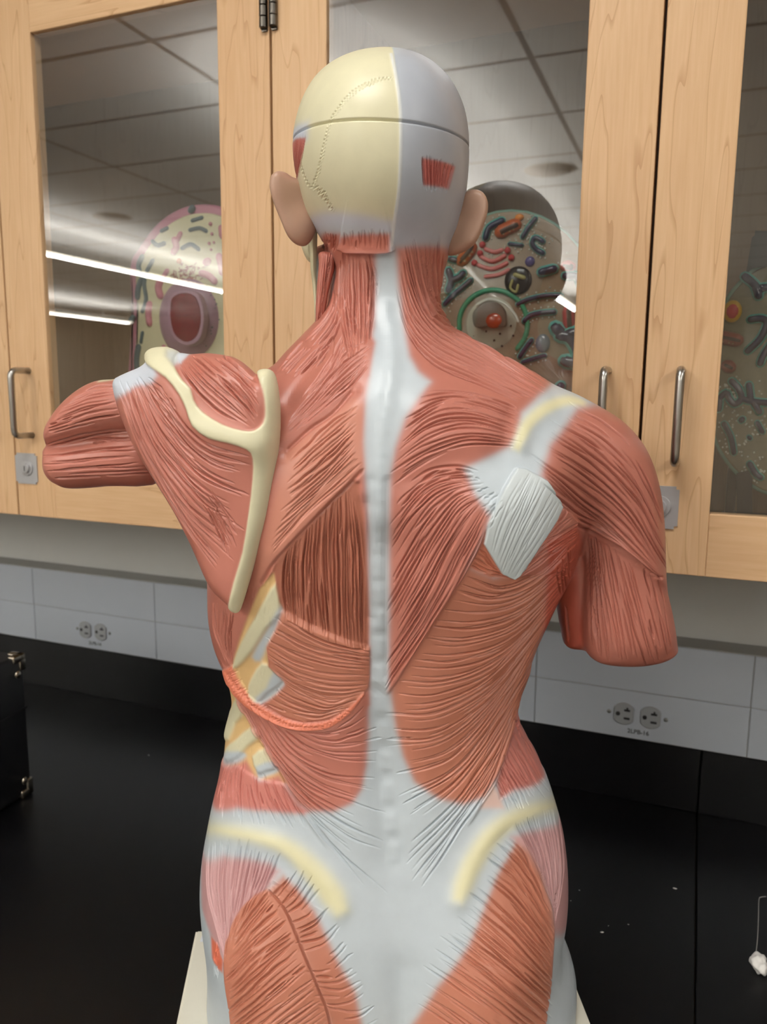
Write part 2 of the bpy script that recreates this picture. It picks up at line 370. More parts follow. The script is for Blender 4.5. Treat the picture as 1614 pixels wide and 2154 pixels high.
def frame_member(name, lo, hi, m, parent):
    return obj(name, box_bm(lo, hi, 0.0012, 2), m, parent, smooth=False)
def make_door(x0, x1, handle_side, hinge_side, cab, seed):
    """hinge at one side, bow handle and lock at the other; coordinates relative to the cabinet"""
    g = 0.0016; st = 0.0745
    a, c = x0 + g, x1 - g
    z0, z1 = 0.0, CZ1 - CZ0
    y0, y1 = 0.0, 0.020
    bm = box_bm((a, y0, z0), (a + st, y1, z1), 0.0012, 2)
    box_bm((c - st, y0, z0), (c, y1, z1), 0.0012, 2, bm)
    d = obj('door', bm, wood('maple_upright_%d' % seed, 'Z', seed * 1.37), cab, smooth=False, label='maple frame door with a glass pane')
    frame_member('rail', (a + st, y0, z0), (c - st, y1, z0 + 0.0695), wood('maple_across', 'X', 3.1), d)
    frame_member('rail', (a + st, y0, z1 - 0.0765), (c - st, y1, z1), wood('maple_across', 'X', 3.1), d)
    obj('glass_pane', box_bm((a + st - 0.004, 0.0045, z0 + 0.066), (c - st + 0.004, 0.0085, z1 - 0.073)), mg, d, smooth=False, label='clear glass pane')
    if handle_side:
        hx = (a + 0.0365) if handle_side < 0 else (c - 0.0365)
        zc = CAM_Z - 0.0238 - CZ0
        pts = round_path([(hx, 0.001, zc + 0.048), (hx, -0.034, zc + 0.048), (hx, -0.034, zc - 0.048), (hx, 0.001, zc - 0.048)], 0.011, 7)
        obj('handle', tube_bm(pts, 0.0046, 16), m_steel, d, label='bowed steel pull handle')
        lx0, lx1 = (a, a + 0.043) if handle_side < 0 else (c - 0.043, c)
        if LOCK[seed]:
            zl = CAM_Z - 0.1232 - CZ0
            bm = box_bm((lx0, -0.0020, zl - 0.0235), (lx1, 0.0, zl + 0.0235))
            bmesh.ops.bevel(bm, geom=[e for e in bm.edges if abs(e.verts[0].co.y - e.verts[1].co.y) > 0.001], offset=0.0035, segments=5, affect='EDGES')
            L_ = obj('lock_plate', bm, m_zinc, d, angle=30)
            cx = (lx0 + lx1) / 2
            T_ = Matrix.Translation((cx + 0.002, -0.0018, zl + 0.001)) @ RX90
            obj('lock_barrel', lathe_bm([(0.0118, 0), (0.0118, 0.0014), (0.0112, 0.0020), (0.0076, 0.0022), (0.0074, 0.0050), (0.0068, 0.0056), (0, 0.0056)], T_, 28), m_zinc, L_, angle=40)
            obj('keyhole', box_bm((cx + 0.0012, -0.0077, zl - 0.0035), (cx + 0.0030, -0.0073, zl + 0.0045)), m_slot, L_, smooth=False)
    if hinge_side:
        hx = (a + 0.0052) if hinge_side < 0 else (c - 0.0052)
        for zc in (CAM_Z + 0.4335 + 0.032 - CZ0, 0.095):
            bm = bmesh.new()
            for k in range(5):
                zz = zc - 0.0315 + k * 0.0127
                lathe_bm([(0, 0), (0.0044, 0), (0.0052, 0.0008), (0.0052, 0.0117), (0.0044, 0.0125), (0, 0.0125)], Matrix.Translation((hx, -0.0042, zz)), 20, bm)
            box_bm((hx - 0.0035, -0.0028, zc - 0.034), (hx + 0.0035, 0.0, zc + 0.034), 0, 1, bm)
            obj('hinge', bm, mat('hinge_pewter', (92, 88, 82), 0.32, metal=1.0), d, angle=35)
    return d
LOCK = {0: False, 1: True, 2: False, 3: True}
m_cab = wood('maple_carcass', 'Z', 7.7)
for ci, (x0, lab) in enumerate(((-0.5166 - 2 * W, 'maple wall cabinet with glass doors, left one, pink and cream cell model inside'),
                                (-0.5166, 'maple wall cabinet with glass doors, right one, two green-brown cell models inside'))):
    cab = empty('wall_cabinet', (x0 * KC, DY * KC, CAM_Z + (CZ0 - CAM_Z) * KC), label=lab, cat='cabinet', group='wall cabinets')
    cab.scale = (KC, KC, KC)
    wd, dp, h = 2 * W, (WALL_Y - DY * KC - 0.001) / KC, CZ1 - CZ0
    yb = 0.0225
    obj('side_panel', box_bm((0.0005, yb, 0), (0.018, dp, h)), m_cab, cab, smooth=False)
    obj('side_panel', box_bm((wd - 0.018, yb, 0), (wd - 0.0005, dp, h)), m_cab, cab, smooth=False)
    obj('bottom_panel', box_bm((0.018, yb, 0), (wd - 0.018, dp, 0.019)), m_in, cab, smooth=False)
    obj('top_panel', box_bm((0.018, yb, h - 0.019), (wd - 0.018, dp, h)), m_in, cab, smooth=False)
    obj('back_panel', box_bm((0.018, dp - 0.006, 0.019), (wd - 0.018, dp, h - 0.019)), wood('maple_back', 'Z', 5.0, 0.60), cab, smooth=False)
    obj('gasket', box_bm((wd / 2 - 0.006, 0.0202, 0.01), (wd / 2 + 0.006, 0.0224, h - 0.01)), m_black, cab, smooth=False, label='dark strip behind the gap of the doors')  # added strip: shade between the doors put into its dark colour
    if ci == 0:
        make_door(0, W, 1, -1, cab, 0); make_door(W, 2 * W, -1, 1, cab, 1)
    else:
        make_door(0, W, 1, -1, cab, 2); make_door(W, 2 * W, -1, 1, cab, 3)
# neighbouring cabinet, just out of frame on the left, and a filler on the right
for x0, x1, lab in ((-0.5166 - 4 * W, -0.5166 - 2 * W - 0.001, 'plain maple wall cabinet left of the glass-door cabinets'), (-0.5166 + 2 * W + 0.001, 2.2, 'plain maple wall cabinet right of the glass-door cabinets')):
    t = empty('wall_cabinet', (x0 * KC, DY * KC, CAM_Z + (CZ0 - CAM_Z) * KC), label=lab, cat='cabinet')
    t.scale = (KC, KC, KC)
    obj('body', box_bm((0, 0.0205, 0), (x1 - x0, (WALL_Y - DY * KC - 0.001) / KC, CZ1 - CZ0)), m_cab, t, smooth=False)
    obj('door', box_bm((0.001, 0.0, 0), (x1 - x0 - 0.001, 0.02, CZ1 - CZ0), 0.0012), wood('maple_upright_1'), t, smooth=False)

# ================================================================ the anatomical torso: volumes
ROWS_Y = [(90, .615), (126, .612), (200, .606), (300, .602), (380, .606), (450, .620), (500, .638), (540, .650), (600, .654), (660, .646), (720, .628), (780, .608), (850, .594),
          (950, .586), (1050, .584), (1150, .588), (1250, .597), (1350, .608), (1450, .619), (1550, .628), (1650, .630), (1750, .622), (1850, .610),
          (1950, .596), (2050, .585), (2154, .578), (2300, .578), (2600, .585)]
_r = np.array([a for a, _ in ROWS_Y], float); _y = np.array([b for _, b in ROWS_Y])
_h = hrays(np.stack([np.full(len(_r), 815.0), _r], 1))
_z = _h[:, 2] / _h[:, 1] * _y
_o = np.argsort(_z)
def yback(z): return np.interp(z, _z[_o], _y[_o])
def rowz(row, y=0.64):
    h = hrays([(815, row)])[0]; return h[2] / h[1] * y

G = 0.002
X0, X1, Z0, Z1 = -0.40, 0.34, -0.60, 0.36
NXG, NZG = int((X1 - X0) / G) + 1, int((Z1 - Z0) / G) + 1
GX, GZ = np.meshgrid(X0 + np.arange(NXG) * G, Z0 + np.arange(NZG) * G)       # [z, x]

def blur(a, s):
    """gaussian blur, s in cells, edges held"""
    if s <= 0: return a
    r = max(1, int(3 * s)); k = np.exp(-0.5 * (np.arange(-r, r + 1) / s) ** 2); k /= k.sum()
    for ax in (0, 1):
        p = np.pad(a, [(r, r) if i == ax else (0, 0) for i in (0, 1)], mode='edge')
        out = np.zeros_like(a); n = a.shape[ax]
        for i, w_ in enumerate(k):
            out += w_ * (p[i:i + n] if ax == 0 else p[:, i:i + n])
        a = out
    return a

def poly_sd(P, x, z):
    """signed distance to a polygon, positive inside"""
    P = np.asarray(P); n = len(P); best = np.full(x.shape, 1e9); ins = np.zeros(x.shape, bool)
    for i in range(n):
        a = P[i]; b = P[(i + 1) % n]; e = b - a; L2 = e @ e + 1e-18
        wx, wz = x - a[0], z - a[1]
        t = np.clip((wx * e[0] + wz * e[1]) / L2, 0, 1)
        best = np.minimum(best, (wx - e[0] * t) ** 2 + (wz - e[1] * t) ** 2)
        c = ((a[1] > z) != (b[1] > z))
        if abs(b[1] - a[1]) > 1e-12:
            ins ^= c & (x < (b[0] - a[0]) * (z - a[1]) / (b[1] - a[1]) + a[0])
    d = np.sqrt(best)
    return np.where(ins, d, -d)

def to_plane(px, yc):
    """outline pixels -> (x, z) where the line of sight meets the depth yc (number or function of x, z)"""
    h = hrays(px)
    y = np.full(len(h), 0.68)
    for _ in range(6):
        x = h[:, 0] / h[:, 1] * y; z = h[:, 2] / h[:, 1] * y
        y = yc(x, z) if callable(yc) else np.full(len(h), yc)
    return np.stack([h[:, 0] / h[:, 1] * y, h[:, 2] / h[:, 1] * y], 1)

def bil(a, u, v):
    u = np.clip(u, 0, a.shape[1] - 1.001); v = np.clip(v, 0, a.shape[0] - 1.001)
    i = u.astype(np.int32); j = v.astype(np.int32); fu = (u - i).astype(np.float32); fv = (v - j).astype(np.float32)
    f = a.ravel(); q = j * a.shape[1] + i
    a00 = f[q]; a01 = f[q + 1]; a10 = f[q + a.shape[1]]; a11 = f[q + a.shape[1] + 1]
    return (a00 + (a01 - a00) * fu) * (1 - fv) + (a10 + (a11 - a10) * fu) * fv

class Vol:
    """a rounded body: outline in the frontal plane, rounding radius R, depth behind (bb) and in front (bf) of its mid surface yc"""
    def __init__(s, px, yc, R, bb, bf, n=4, soft=4.0, dom=None):
        P = to_plane(smooth_poly(px, n) if n > 1 else np.asarray(px, float), yc)
        s.P = P
        d = poly_sd(P, GX, GZ)
        w_ = np.clip(d / 0.014, 0, 1); d = d * (1 - w_) + blur(d, soft) * w_
        F = lambda v: (v(GX, GZ) if callable(v) else np.full(GX.shape, float(v)))
        sm = lambda a: blur(a, 9)
        s.yc = sm(F(yc)).astype(np.float32); Rr = sm(F(R)); s.bb = sm(F(bb)); s.bf = sm(F(bf)).astype(np.float32)
        q = np.maximum(0, 1 - d / Rr)
        q = np.where(q < 1, np.sqrt(q ** 2 + 0.0004) - 0.02 * (1 - q), q)
        s.q = q.astype(np.float32); s.R = Rr.astype(np.float32); s.bb = s.bb.astype(np.float32)
    def bulge(s, B):
        s.bb = (s.bb + B).astype(np.float32)
    def __call__(s, p):
        u = (p[:, 0] - X0) / G; v = (p[:, 2] - Z0) / G
        q = bil(s.q, u, v); yc = bil(s.yc, u, v); bb = bil(s.bb, u, v); bf = bil(s.bf, u, v)
        dy = p[:, 1] - yc
        b = np.where(dy < 0, bb, bf)
        return (np.sqrt(q * q + (dy / b) ** 2) - 1) * np.minimum(bil(s.R, u, v), b)

class Capsules:
    """chain of round cones"""
    def __init__(s, pts): s.pts = pts
    def __call__(s, p):
        best = None
        for (a, ra), (b, rb) in zip(s.pts, s.pts[1:]):
            a = np.array(a); e = np.array(b) - a
            t = np.clip(((p - a) @ e) / (e @ e), 0, 1)
            d = np.linalg.norm(p - a - t[:, None] * e, axis=1) - (ra + (rb - ra) * t)
            best = d if best is None else np.minimum(best, d)
        return best

def smin(a, b, k):
    h = np.clip(0.5 + 0.5 * (b - a) / k, 0, 1)
    return b * (1 - h) + a * h - k * h * (1 - h)

def union(vols, ks):
    def f(p):
        r = vols[0](p)
        for v, k in zip(vols[1:], ks): r = smin(r, v(p), k)
        return r
    return f

def cast(f, px, far=1.2):
    """pixels -> points on the surface f = 0 (or the nearest approach of the ray)"""
    h = hrays(px); h = h / np.linalg.norm(h, axis=1)[:, None]
    t = np.full(len(h), 0.45); bt = t.copy(); bf = np.full(len(h), 1e9)
    act = np.arange(len(h))
    for i in range(70):
        p = h[act] * t[act][:, None]; d = f(p)
        better = d < bf[act]; bf[act[better]] = d[better]; bt[act[better]] = t[act[better]]
        t[act] += np.clip(d, -0.01, 0.05) * 0.8
        act = act[(np.abs(d) > 2e-5) & (t[act] < far)]
        if len(act) == 0: break
    return h * bt[:, None]

def seg_dist(P, x, z):
    best = np.full(x.shape, 1e9)
    for a, b in zip(P, P[1:]):
        e = b - a; L2 = e @ e + 1e-18; wx, wz = x - a[0], z - a[1]
        t = np.clip((wx * e[0] + wz * e[1]) / L2, 0, 1)
        best = np.minimum(best, (wx - e[0] * t) ** 2 + (wz - e[1] * t) ** 2)
    return np.sqrt(best)

def ridge(f, px, sig, amp):
    """soft ridge (or valley, amp < 0) along a pixel polyline, metres"""
    p = cast(f, smooth_poly(px, 4, False) if len(px) > 1 else px)[:, [0, 2]]
    if len(p) == 1: d = np.hypot(GX - p[0, 0], GZ - p[0, 1])
    else: d = seg_dist(p, GX, GZ)
    return amp * np.exp(-0.5 * (d / sig) ** 2)
def plateau(f, px, soft, amp, n=3):
    p = cast(f, smooth_poly(px, n) if n > 1 else px)[:, [0, 2]]
    return amp / (1 + np.exp(-np.clip(poly_sd(p, GX, GZ) / soft * 2.2, -40, 40)))

# -- outlines measured on the photograph
TRUNK = [(715, 470), (712, 520), (706, 560), (700, 600), (692, 640), (672, 668), (640, 702), (605, 738), (575, 770), (520, 800), (470, 860), (445, 950), (440, 1050),
         (442, 1150), (441, 1240), (443, 1300), (454, 1355), (472, 1400), (484, 1440), (487, 1485), (475, 1535), (470, 1580), (462, 1630), (450, 1680), (440, 1730),
         (430, 1790), (427, 1850), (432, 1905), (441, 1960), (444, 2020), (442, 2090), (441, 2154), (440, 2330), (440, 2600),
         (1205, 2600), (1202, 2330), (1197, 2154), (1203, 2080), (1205, 2030), (1192, 1985), (1172, 1950), (1184, 1900), (1189, 1850), (1188, 1790), (1181, 1735),
         (1168, 1685), (1152, 1635), (1132, 1585), (1104, 1535), (1087, 1500), (1089, 1462), (1107, 1412), (1128, 1350), (1150, 1300), (1172, 1250),
         (1196, 1205), (1210, 1150), (1222, 1100), (1235, 1040), (1245, 960), (1240, 880), (1200, 838), (1160, 808), (1110, 775), (1050, 742),
         (1000, 712), (960, 688), (935, 660), (928, 620), (934, 570), (938, 520), (935, 470)]
HEAD = [(812, 124), (860, 130), (905, 148), (940, 178), (964, 214), (979, 255), (985, 300), (985, 350), (981, 400), (972, 445), (958, 488), (942, 525), (925, 560),
        (825, 590), (712, 560), (690, 528), (668, 490), (650, 462), (638, 430), (629, 395), (620, 350), (618, 305), (625, 262), (640, 220), (664, 182), (700, 152), (752, 131)]
ARM = [(1150, 850), (1200, 836), (1250, 852), (1300, 880), (1343, 925), (1368, 975), (1384, 1040), (1391, 1110), (1393, 1180), (1396, 1225), (1410, 1285), (1420, 1345),
       (1421, 1368), (1395, 1386), (1345, 1396), (1290, 1396), (1252, 1388), (1231, 1366), (1226, 1330), (1228, 1270), (1232, 1200), (1228, 1140), (1215, 1100), (1170, 1080), (1120, 1020), (1110, 920)]
BICEPS = [(1175, 1130), (1168, 1200), (1172, 1270), (1182, 1330), (1190, 1357), (1215, 1363), (1250, 1360), (1280, 1300), (1280, 1150), (1220, 1110)]
INNER = [(668, 520), (664, 580), (664, 640), (668, 690), (720, 700), (760, 640), (760, 520)]

ycT = lambda x, z: np.interp(z, [-.6, -.45, -.25, -.1, 0.0, .05, .09, .13, .2], [.70, .70, .70, .698, .700, .705, .712, .714, .714])
def bbT(x, z): return np.maximum(ycT(x, z) - yback(z), 0.045)
RT = lambda x, z: np.interp(z, [-.6, -.3, -.15, 0.0, .04, .07, .10, .2], [.105, .100, .100, .085, .066, .054, .050, .050])
bfT = lambda x, z: np.interp(z, [-.6, -.35, -.2, -.05, 0.03, .1, .2], [.10, .11, .10, .12, .10, .06, .055])
V_trunk = Vol(TRUNK, ycT, RT, bbT, bfT, soft=8)
# head: an egg, a little turned to its left
ycH = lambda x, z: np.interp(z, [.06, .12, .18, .25], [.700, .700, .702, .708])
bbH = lambda x, z: np.interp(z, [.08, .105, .13, .16, .2, .26], [.058, .072, .088, .098, .102, .100]) + 0.0 * x
V_head = Vol(HEAD, ycH, 0.0765, bbH, lambda x, z: 0 * x + .092, soft=7)
ycA = lambda x, z: np.interp(z, [-.25, -.15, -.05, 0.02], [.690, .686, .678, .676])
V_arm = Vol(ARM, ycA, lambda x, z: np.interp(z, [-.25, -.1, 0], [.040, .045, .052]), lambda x, z: np.interp(z, [-.25, -.1, 0], [.040, .046, .054]), .046, soft=6)
V_bic = Vol(BICEPS, 0.715, 0.022, 0.028, 0.03)
V_inn = Vol(INNER, 0.735, 0.02, 0.03, 0.03)
f_base = union([V_trunk, V_head, V_arm, V_bic, V_inn], [0.008, 0.016, 0.004, 0.004])
R_ = lambda *a: ridge(f_base, *a)
P_ = lambda *a: plateau(f_base, *a)
mm = 0.001
B = 0
# spine furrow and paravertebral columns
B = B + R_([(805, 1150), (800, 1300), (800, 1450), (806, 1560), (815, 1680), (830, 1800)], .011, -5.5 * mm)
B = B + R_([(872, 1250), (870, 1450), (880, 1600), (890, 1720)], .018, 4.5 * mm) + R_([(725, 1250), (728, 1420), (735, 1580), (750, 1720)], .018, 3.5 * mm)
B = B + R_([(800, 560), (812, 640), (815, 700)], .010, -3 * mm)
B = B + R_([(700, 600), (735, 640), (740, 700)], .014, 2 * mm) + R_([(880, 560), (885, 640)], .014, 3 * mm)
# right shoulder-blade mass, trapezius, furrow along the spine of the shoulder blade
B = B + R_([(930, 900), (1000, 890)], .024, 6 * mm) + R_([(900, 1060), (950, 1130), (930, 1220)], .026, 5 * mm)
B = B + R_([(1080, 1070), (1120, 1130), (1160, 1150)], .028, 11 * mm)
B = B + R_([(870, 1010), (940, 975), (1010, 975), (1070, 950)], .009, -3.5 * mm)
B = B + R_([(1060, 985), (1100, 1000)], .010, -3 * mm)
B = B + R_([(1095, 930), (1110, 890), (1150, 858), (1200, 846)], .0055, 3.0 * mm) + R_([(1065, 925), (1085, 880), (1130, 845)], .007, -2.5 * mm) + R_([(1120, 960), (1140, 905), (1190, 872)], .008, -2.5 * mm)
B = B + R_([(1220, 960), (1290, 1040)], .03, 3 * mm)
# left side: shoulder-blade edge, rhomboids, furrows, erector column
B = B + R_([(690, 725), (655, 775), (618, 825), (604, 850)], .0045, -5 * mm)
B = B + R_([(742, 822), (690, 880), (640, 915), (600, 950)], .0040, -3.2 * mm)
B = B + R_([(690, 985), (650, 1060), (590, 1150)], .016, 3 * mm)
B = B + R_([(700, 1100), (690, 1200), (700, 1290)], .018, 2 * mm)
B = B + R_([(770, 1060), (778, 1150), (780, 1300)], .004, -2.0 * mm)
# pelvis: iliac crests, sacral plane, gluteal masses
B = B + R_([(448, 1742), (520, 1756), (590, 1775), (650, 1820), (695, 1870), (715, 1910)], .0065, 4.0 * mm)
B = B + R_([(1165, 1690), (1090, 1712), (1040, 1745), (1000, 1800), (975, 1860), (965, 1890)], .0065, 4.0 * mm)
B = B + R_([(570, 2080), (560, 2180), (560, 2300)], .034, 16 * mm) + R_([(1060, 2080), (1060, 2180), (1060, 2300)], .034, 16 * mm)
B = B + R_([(835, 1900), (840, 2000), (845, 2150), (845, 2300)], .020, -5 * mm)
B = B + R_([(850, 2060), (850, 2180), (850, 2300)], .010, -4 * mm)
B = B + R_([(610, 1600), (560, 1650)], .02, 3 * mm) + R_([(950, 1500), (1000, 1420)], .03, 4 * mm)
B = B + R_([(448, 1400), (480, 1380)], .012, -2 * mm)
# spinous processes under the white fascia
for i_, (px_, py_) in enumerate([(812, 655), (822, 700), (826, 745), (822, 792), (815, 842), (808, 892), (803, 940), (800, 990), (798, 1040), (797, 1092), (796, 1145), (796, 1198), (797, 1252), (798, 1306), (799, 1362), (800, 1420), (802, 1480), (806, 1542), (811, 1605), (817, 1668), (823, 1735), (829, 1800)]):
    B = B + R_([(px_, py_ - 10), (px_ + 1, py_ + 10)], .0042, (2.3 if py_ < 900 else 1.8) * mm)
B = B + R_([(780, 1010), (778, 1200), (780, 1420)], .0026, -1.2 * mm) + R_([(816, 1010), (814, 1200), (815, 1420)], .0026, -1.2 * mm)
V_trunk.bulge(B)
# nape: trapezius block standing proud on the left, hollow below the skull
V_head.bulge(R_([(700, 505), (760, 512), (820, 512)], .007, 2 * mm))
V_arm.bulge(P_([(1150, 840), (1260, 850), (1420, 960), (1420, 1230), (1370, 1205), (1320, 1166), (1265, 1132), (1215, 1108), (1150, 1040)], .0022, 7.0 * mm))
f_body = f_base

# -- left shoulder blade with its muscles, a thick plate lying on the back
SCAP = [(238, 802), (262, 786), (295, 772), (311, 758), (311, 746), (324, 737), (352, 735), (378, 741), (402, 745), (440, 743), (490, 751), (520, 770), (541, 790),
        (547, 783), (568, 783), (577, 805), (583, 850), (584, 900), (580, 950), (572, 1010), (560, 1080), (540, 1150), (520, 1220), (503, 1275), (494, 1283),
        (470, 1262), (440, 1230), (402, 1145), (365, 1072), (322, 1003), (290, 950), (262, 890), (244, 840)]
ycS = lambda x, z: np.interp(x, [-.28, -.20, -.13, -.09, 0], [.668, .636, .610, .592, .584]) + np.interp(z, [-.20, -.1, 0, .05], [.006, .001, .0, .012])
V_scap = Vol(SCAP, ycS, lambda x, z: 0 * x + .022, lambda x, z: 0 * x + .017, .020, n=3, soft=3)
f_scap0 = union([V_scap], [])
B = ridge(f_scap0, [(420, 1010), (400, 960), (330, 880)], .024, 7 * mm) + ridge(f_scap0, [(460, 790), (500, 840)], .022, 7 * mm)
B = B + ridge(f_scap0, [(330, 770), (372, 830), (400, 880), (450, 912), (520, 935), (555, 935)], .0085, 5.5 * mm)
B = B + ridge(f_scap0, [(565, 800), (570, 900), (558, 1000), (540, 1100), (500, 1250)], .006, 2.0 * mm)
B = B + ridge(f_scap0, [(490, 1060), (460, 1160)], .016, -3 * mm)
V_scap.bulge(B)
f_scap = f_scap0

# -- left upper-arm stump held out to the side
ARM_UP = [(345, 770), (300, 786), (245, 797), (205, 801), (170, 818), (135, 848), (108, 885), (99, 908), (101, 926), (112, 934), (180, 930), (260, 915), (345, 900)]
ARM_LO = [(345, 880), (260, 895), (180, 915), (106, 935), (98, 958), (100, 988), (112, 1008), (128, 1019), (155, 1027), (230, 1022), (345, 1008)]
V_au = Vol(ARM_UP, 0.715, 0.033, 0.040, 0.040, n=4)
V_al = Vol(ARM_LO, 0.725, 0.026, 0.036, 0.036, n=4)
f_larm = union([V_au, V_al], [0.008])

# ================================================================ meshing
def nets(f, lo, hi, h):
    nx, ny, nz = [int(math.ceil((hi[i] - lo[i]) / h)) + 1 for i in range(3)]
    xs = lo[0] + np.arange(nx) * h; ys = lo[1] + np.arange(ny) * h; zs = lo[2] + np.arange(nz) * h
    S = np.empty((nx, ny, nz), np.float32)
    XX, ZZ = np.meshgrid(xs, zs, indexing='ij'); q = np.empty((XX.size, 3)); q[:, 0] = XX.ravel(); q[:, 2] = ZZ.ravel()
    for j in range(ny):
        q[:, 1] = ys[j]; S[:, j, :] = f(q).reshape(nx, nz)
    ins = S < 0
    c = np.zeros((nx - 1, ny - 1, nz - 1), np.int8)
    for a in (0, 1):
        for b_ in (0, 1):
            for d in (0, 1): c += ins[a:nx - 1 + a, b_:ny - 1 + b_, d:nz - 1 + d]
    act = (c > 0) & (c < 8)
    idx = -np.ones(act.shape, np.int64); I, J, K = np.nonzero(act); idx[I, J, K] = np.arange(len(I))
    acc = np.zeros((len(I), 3)); cnt = np.zeros(len(I))
    corners = [(a, b_, d) for a in (0, 1) for b_ in (0, 1) for d in (0, 1)]
    for A in corners:
        for ax in range(3):
            if A[ax] == 1: continue
            Bc = list(A); Bc[ax] = 1
            sa = S[I + A[0], J + A[1], K + A[2]]; sb = S[I + Bc[0], J + Bc[1], K + Bc[2]]
            m_ = (sa < 0) != (sb < 0); t = np.where(m_, sa / np.where(m_, sa - sb, 1), 0)
            for k in range(3):
                acc[:, k] += np.where(m_, A[k] + (t if k == ax else 0), 0)
            cnt += m_
    V = acc / cnt[:, None]; V = np.stack([I, J, K], 1) + V; V = V * h + np.array(lo)
    quads = []
    for ax in range(3):
        o1, o2 = [(1, 2), (2, 0), (0, 1)][ax]
        sl0 = [slice(None)] * 3; sl1 = [slice(None)] * 3
        sl0[ax] = slice(0, -1); sl1[ax] = slice(1, None)
        s0 = ins[tuple(sl0)]; s1 = ins[tuple(sl1)]
        ch = s0 != s1
        P = np.stack(np.nonzero(ch), 1)
        ok = (P[:, o1] > 0) & (P[:, o2] > 0) & (P[:, o1] < S.shape[o1] - 1) & (P[:, o2] < S.shape[o2] - 1)
        P = P[ok]; flip = s0[P[:, 0], P[:, 1], P[:, 2]]
        def g(d1, d2):
            Q = P.copy(); Q[:, o1] -= d1; Q[:, o2] -= d2; return idx[Q[:, 0], Q[:, 1], Q[:, 2]]
        q4 = np.stack([g(1, 1), g(0, 1), g(0, 0), g(1, 0)], 1)
        q4[~flip] = q4[~flip][:, ::-1]
        quads.append(q4)
    return V, np.concatenate(quads)

def grad(f, P, e=4e-4):
    k = np.array([[1, -1, -1], [-1, -1, 1], [-1, 1, -1], [1, 1, 1]], float)
    g = np.zeros_like(P)
    for r in k: g += r * f(P + r * e)[:, None]
    return g / (4 * e)
def project(f, V, it=2):
    for _ in range(it):
        g = grad(f, V); n2 = (g * g).sum(1) + 1e-9
        s = f(V) / n2; L = np.sqrt(n2)
        s = np.clip(s * L, -0.003, 0.003) / L
        V = V - g * s[:, None]
    return V
def subdiv(V, F, sel):
    Fs = F[sel]
    E = np.stack([Fs, np.roll(Fs, -1, 1)], 2).reshape(-1, 2); E.sort(1)
    key = E[:, 0] * len(V) + E[:, 1]
    u, inv = np.unique(key, return_inverse=True)
    mid = (V[u // len(V)] + V[u % len(V)]) / 2
    cen = V[Fs].mean(1)
    n0 = len(V); n1 = n0 + len(mid); m_ = inv.reshape(-1, 4) + n0; c = np.arange(len(Fs)) + n1
    new = np.concatenate([np.stack([Fs[:, i], m_[:, i], c, m_[:, i - 1]], 1) for i in range(4)])
    return np.concatenate([V, mid, cen]), new, F[~sel]
def dense(f, lo, hi, h, fine=2, it=2):
    V, F = nets(f, lo, hi, h)
    V = project(f, V, 3)
    V, F, _ = subdiv(V, F, np.ones(len(F), bool)); V = project(f, V, 1)
    rest = []
    for lv in range(fine):
        c = V[F].mean(1); n = grad(f, c)
        sel = n[:, 1] < (0.45 * np.linalg.norm(n, axis=1))
        V, F, keep = subdiv(V, F, sel); rest.append(keep); V = project(f, V, 1)
    return V, np.concatenate([F] + rest), sum(len(r) for r in rest)

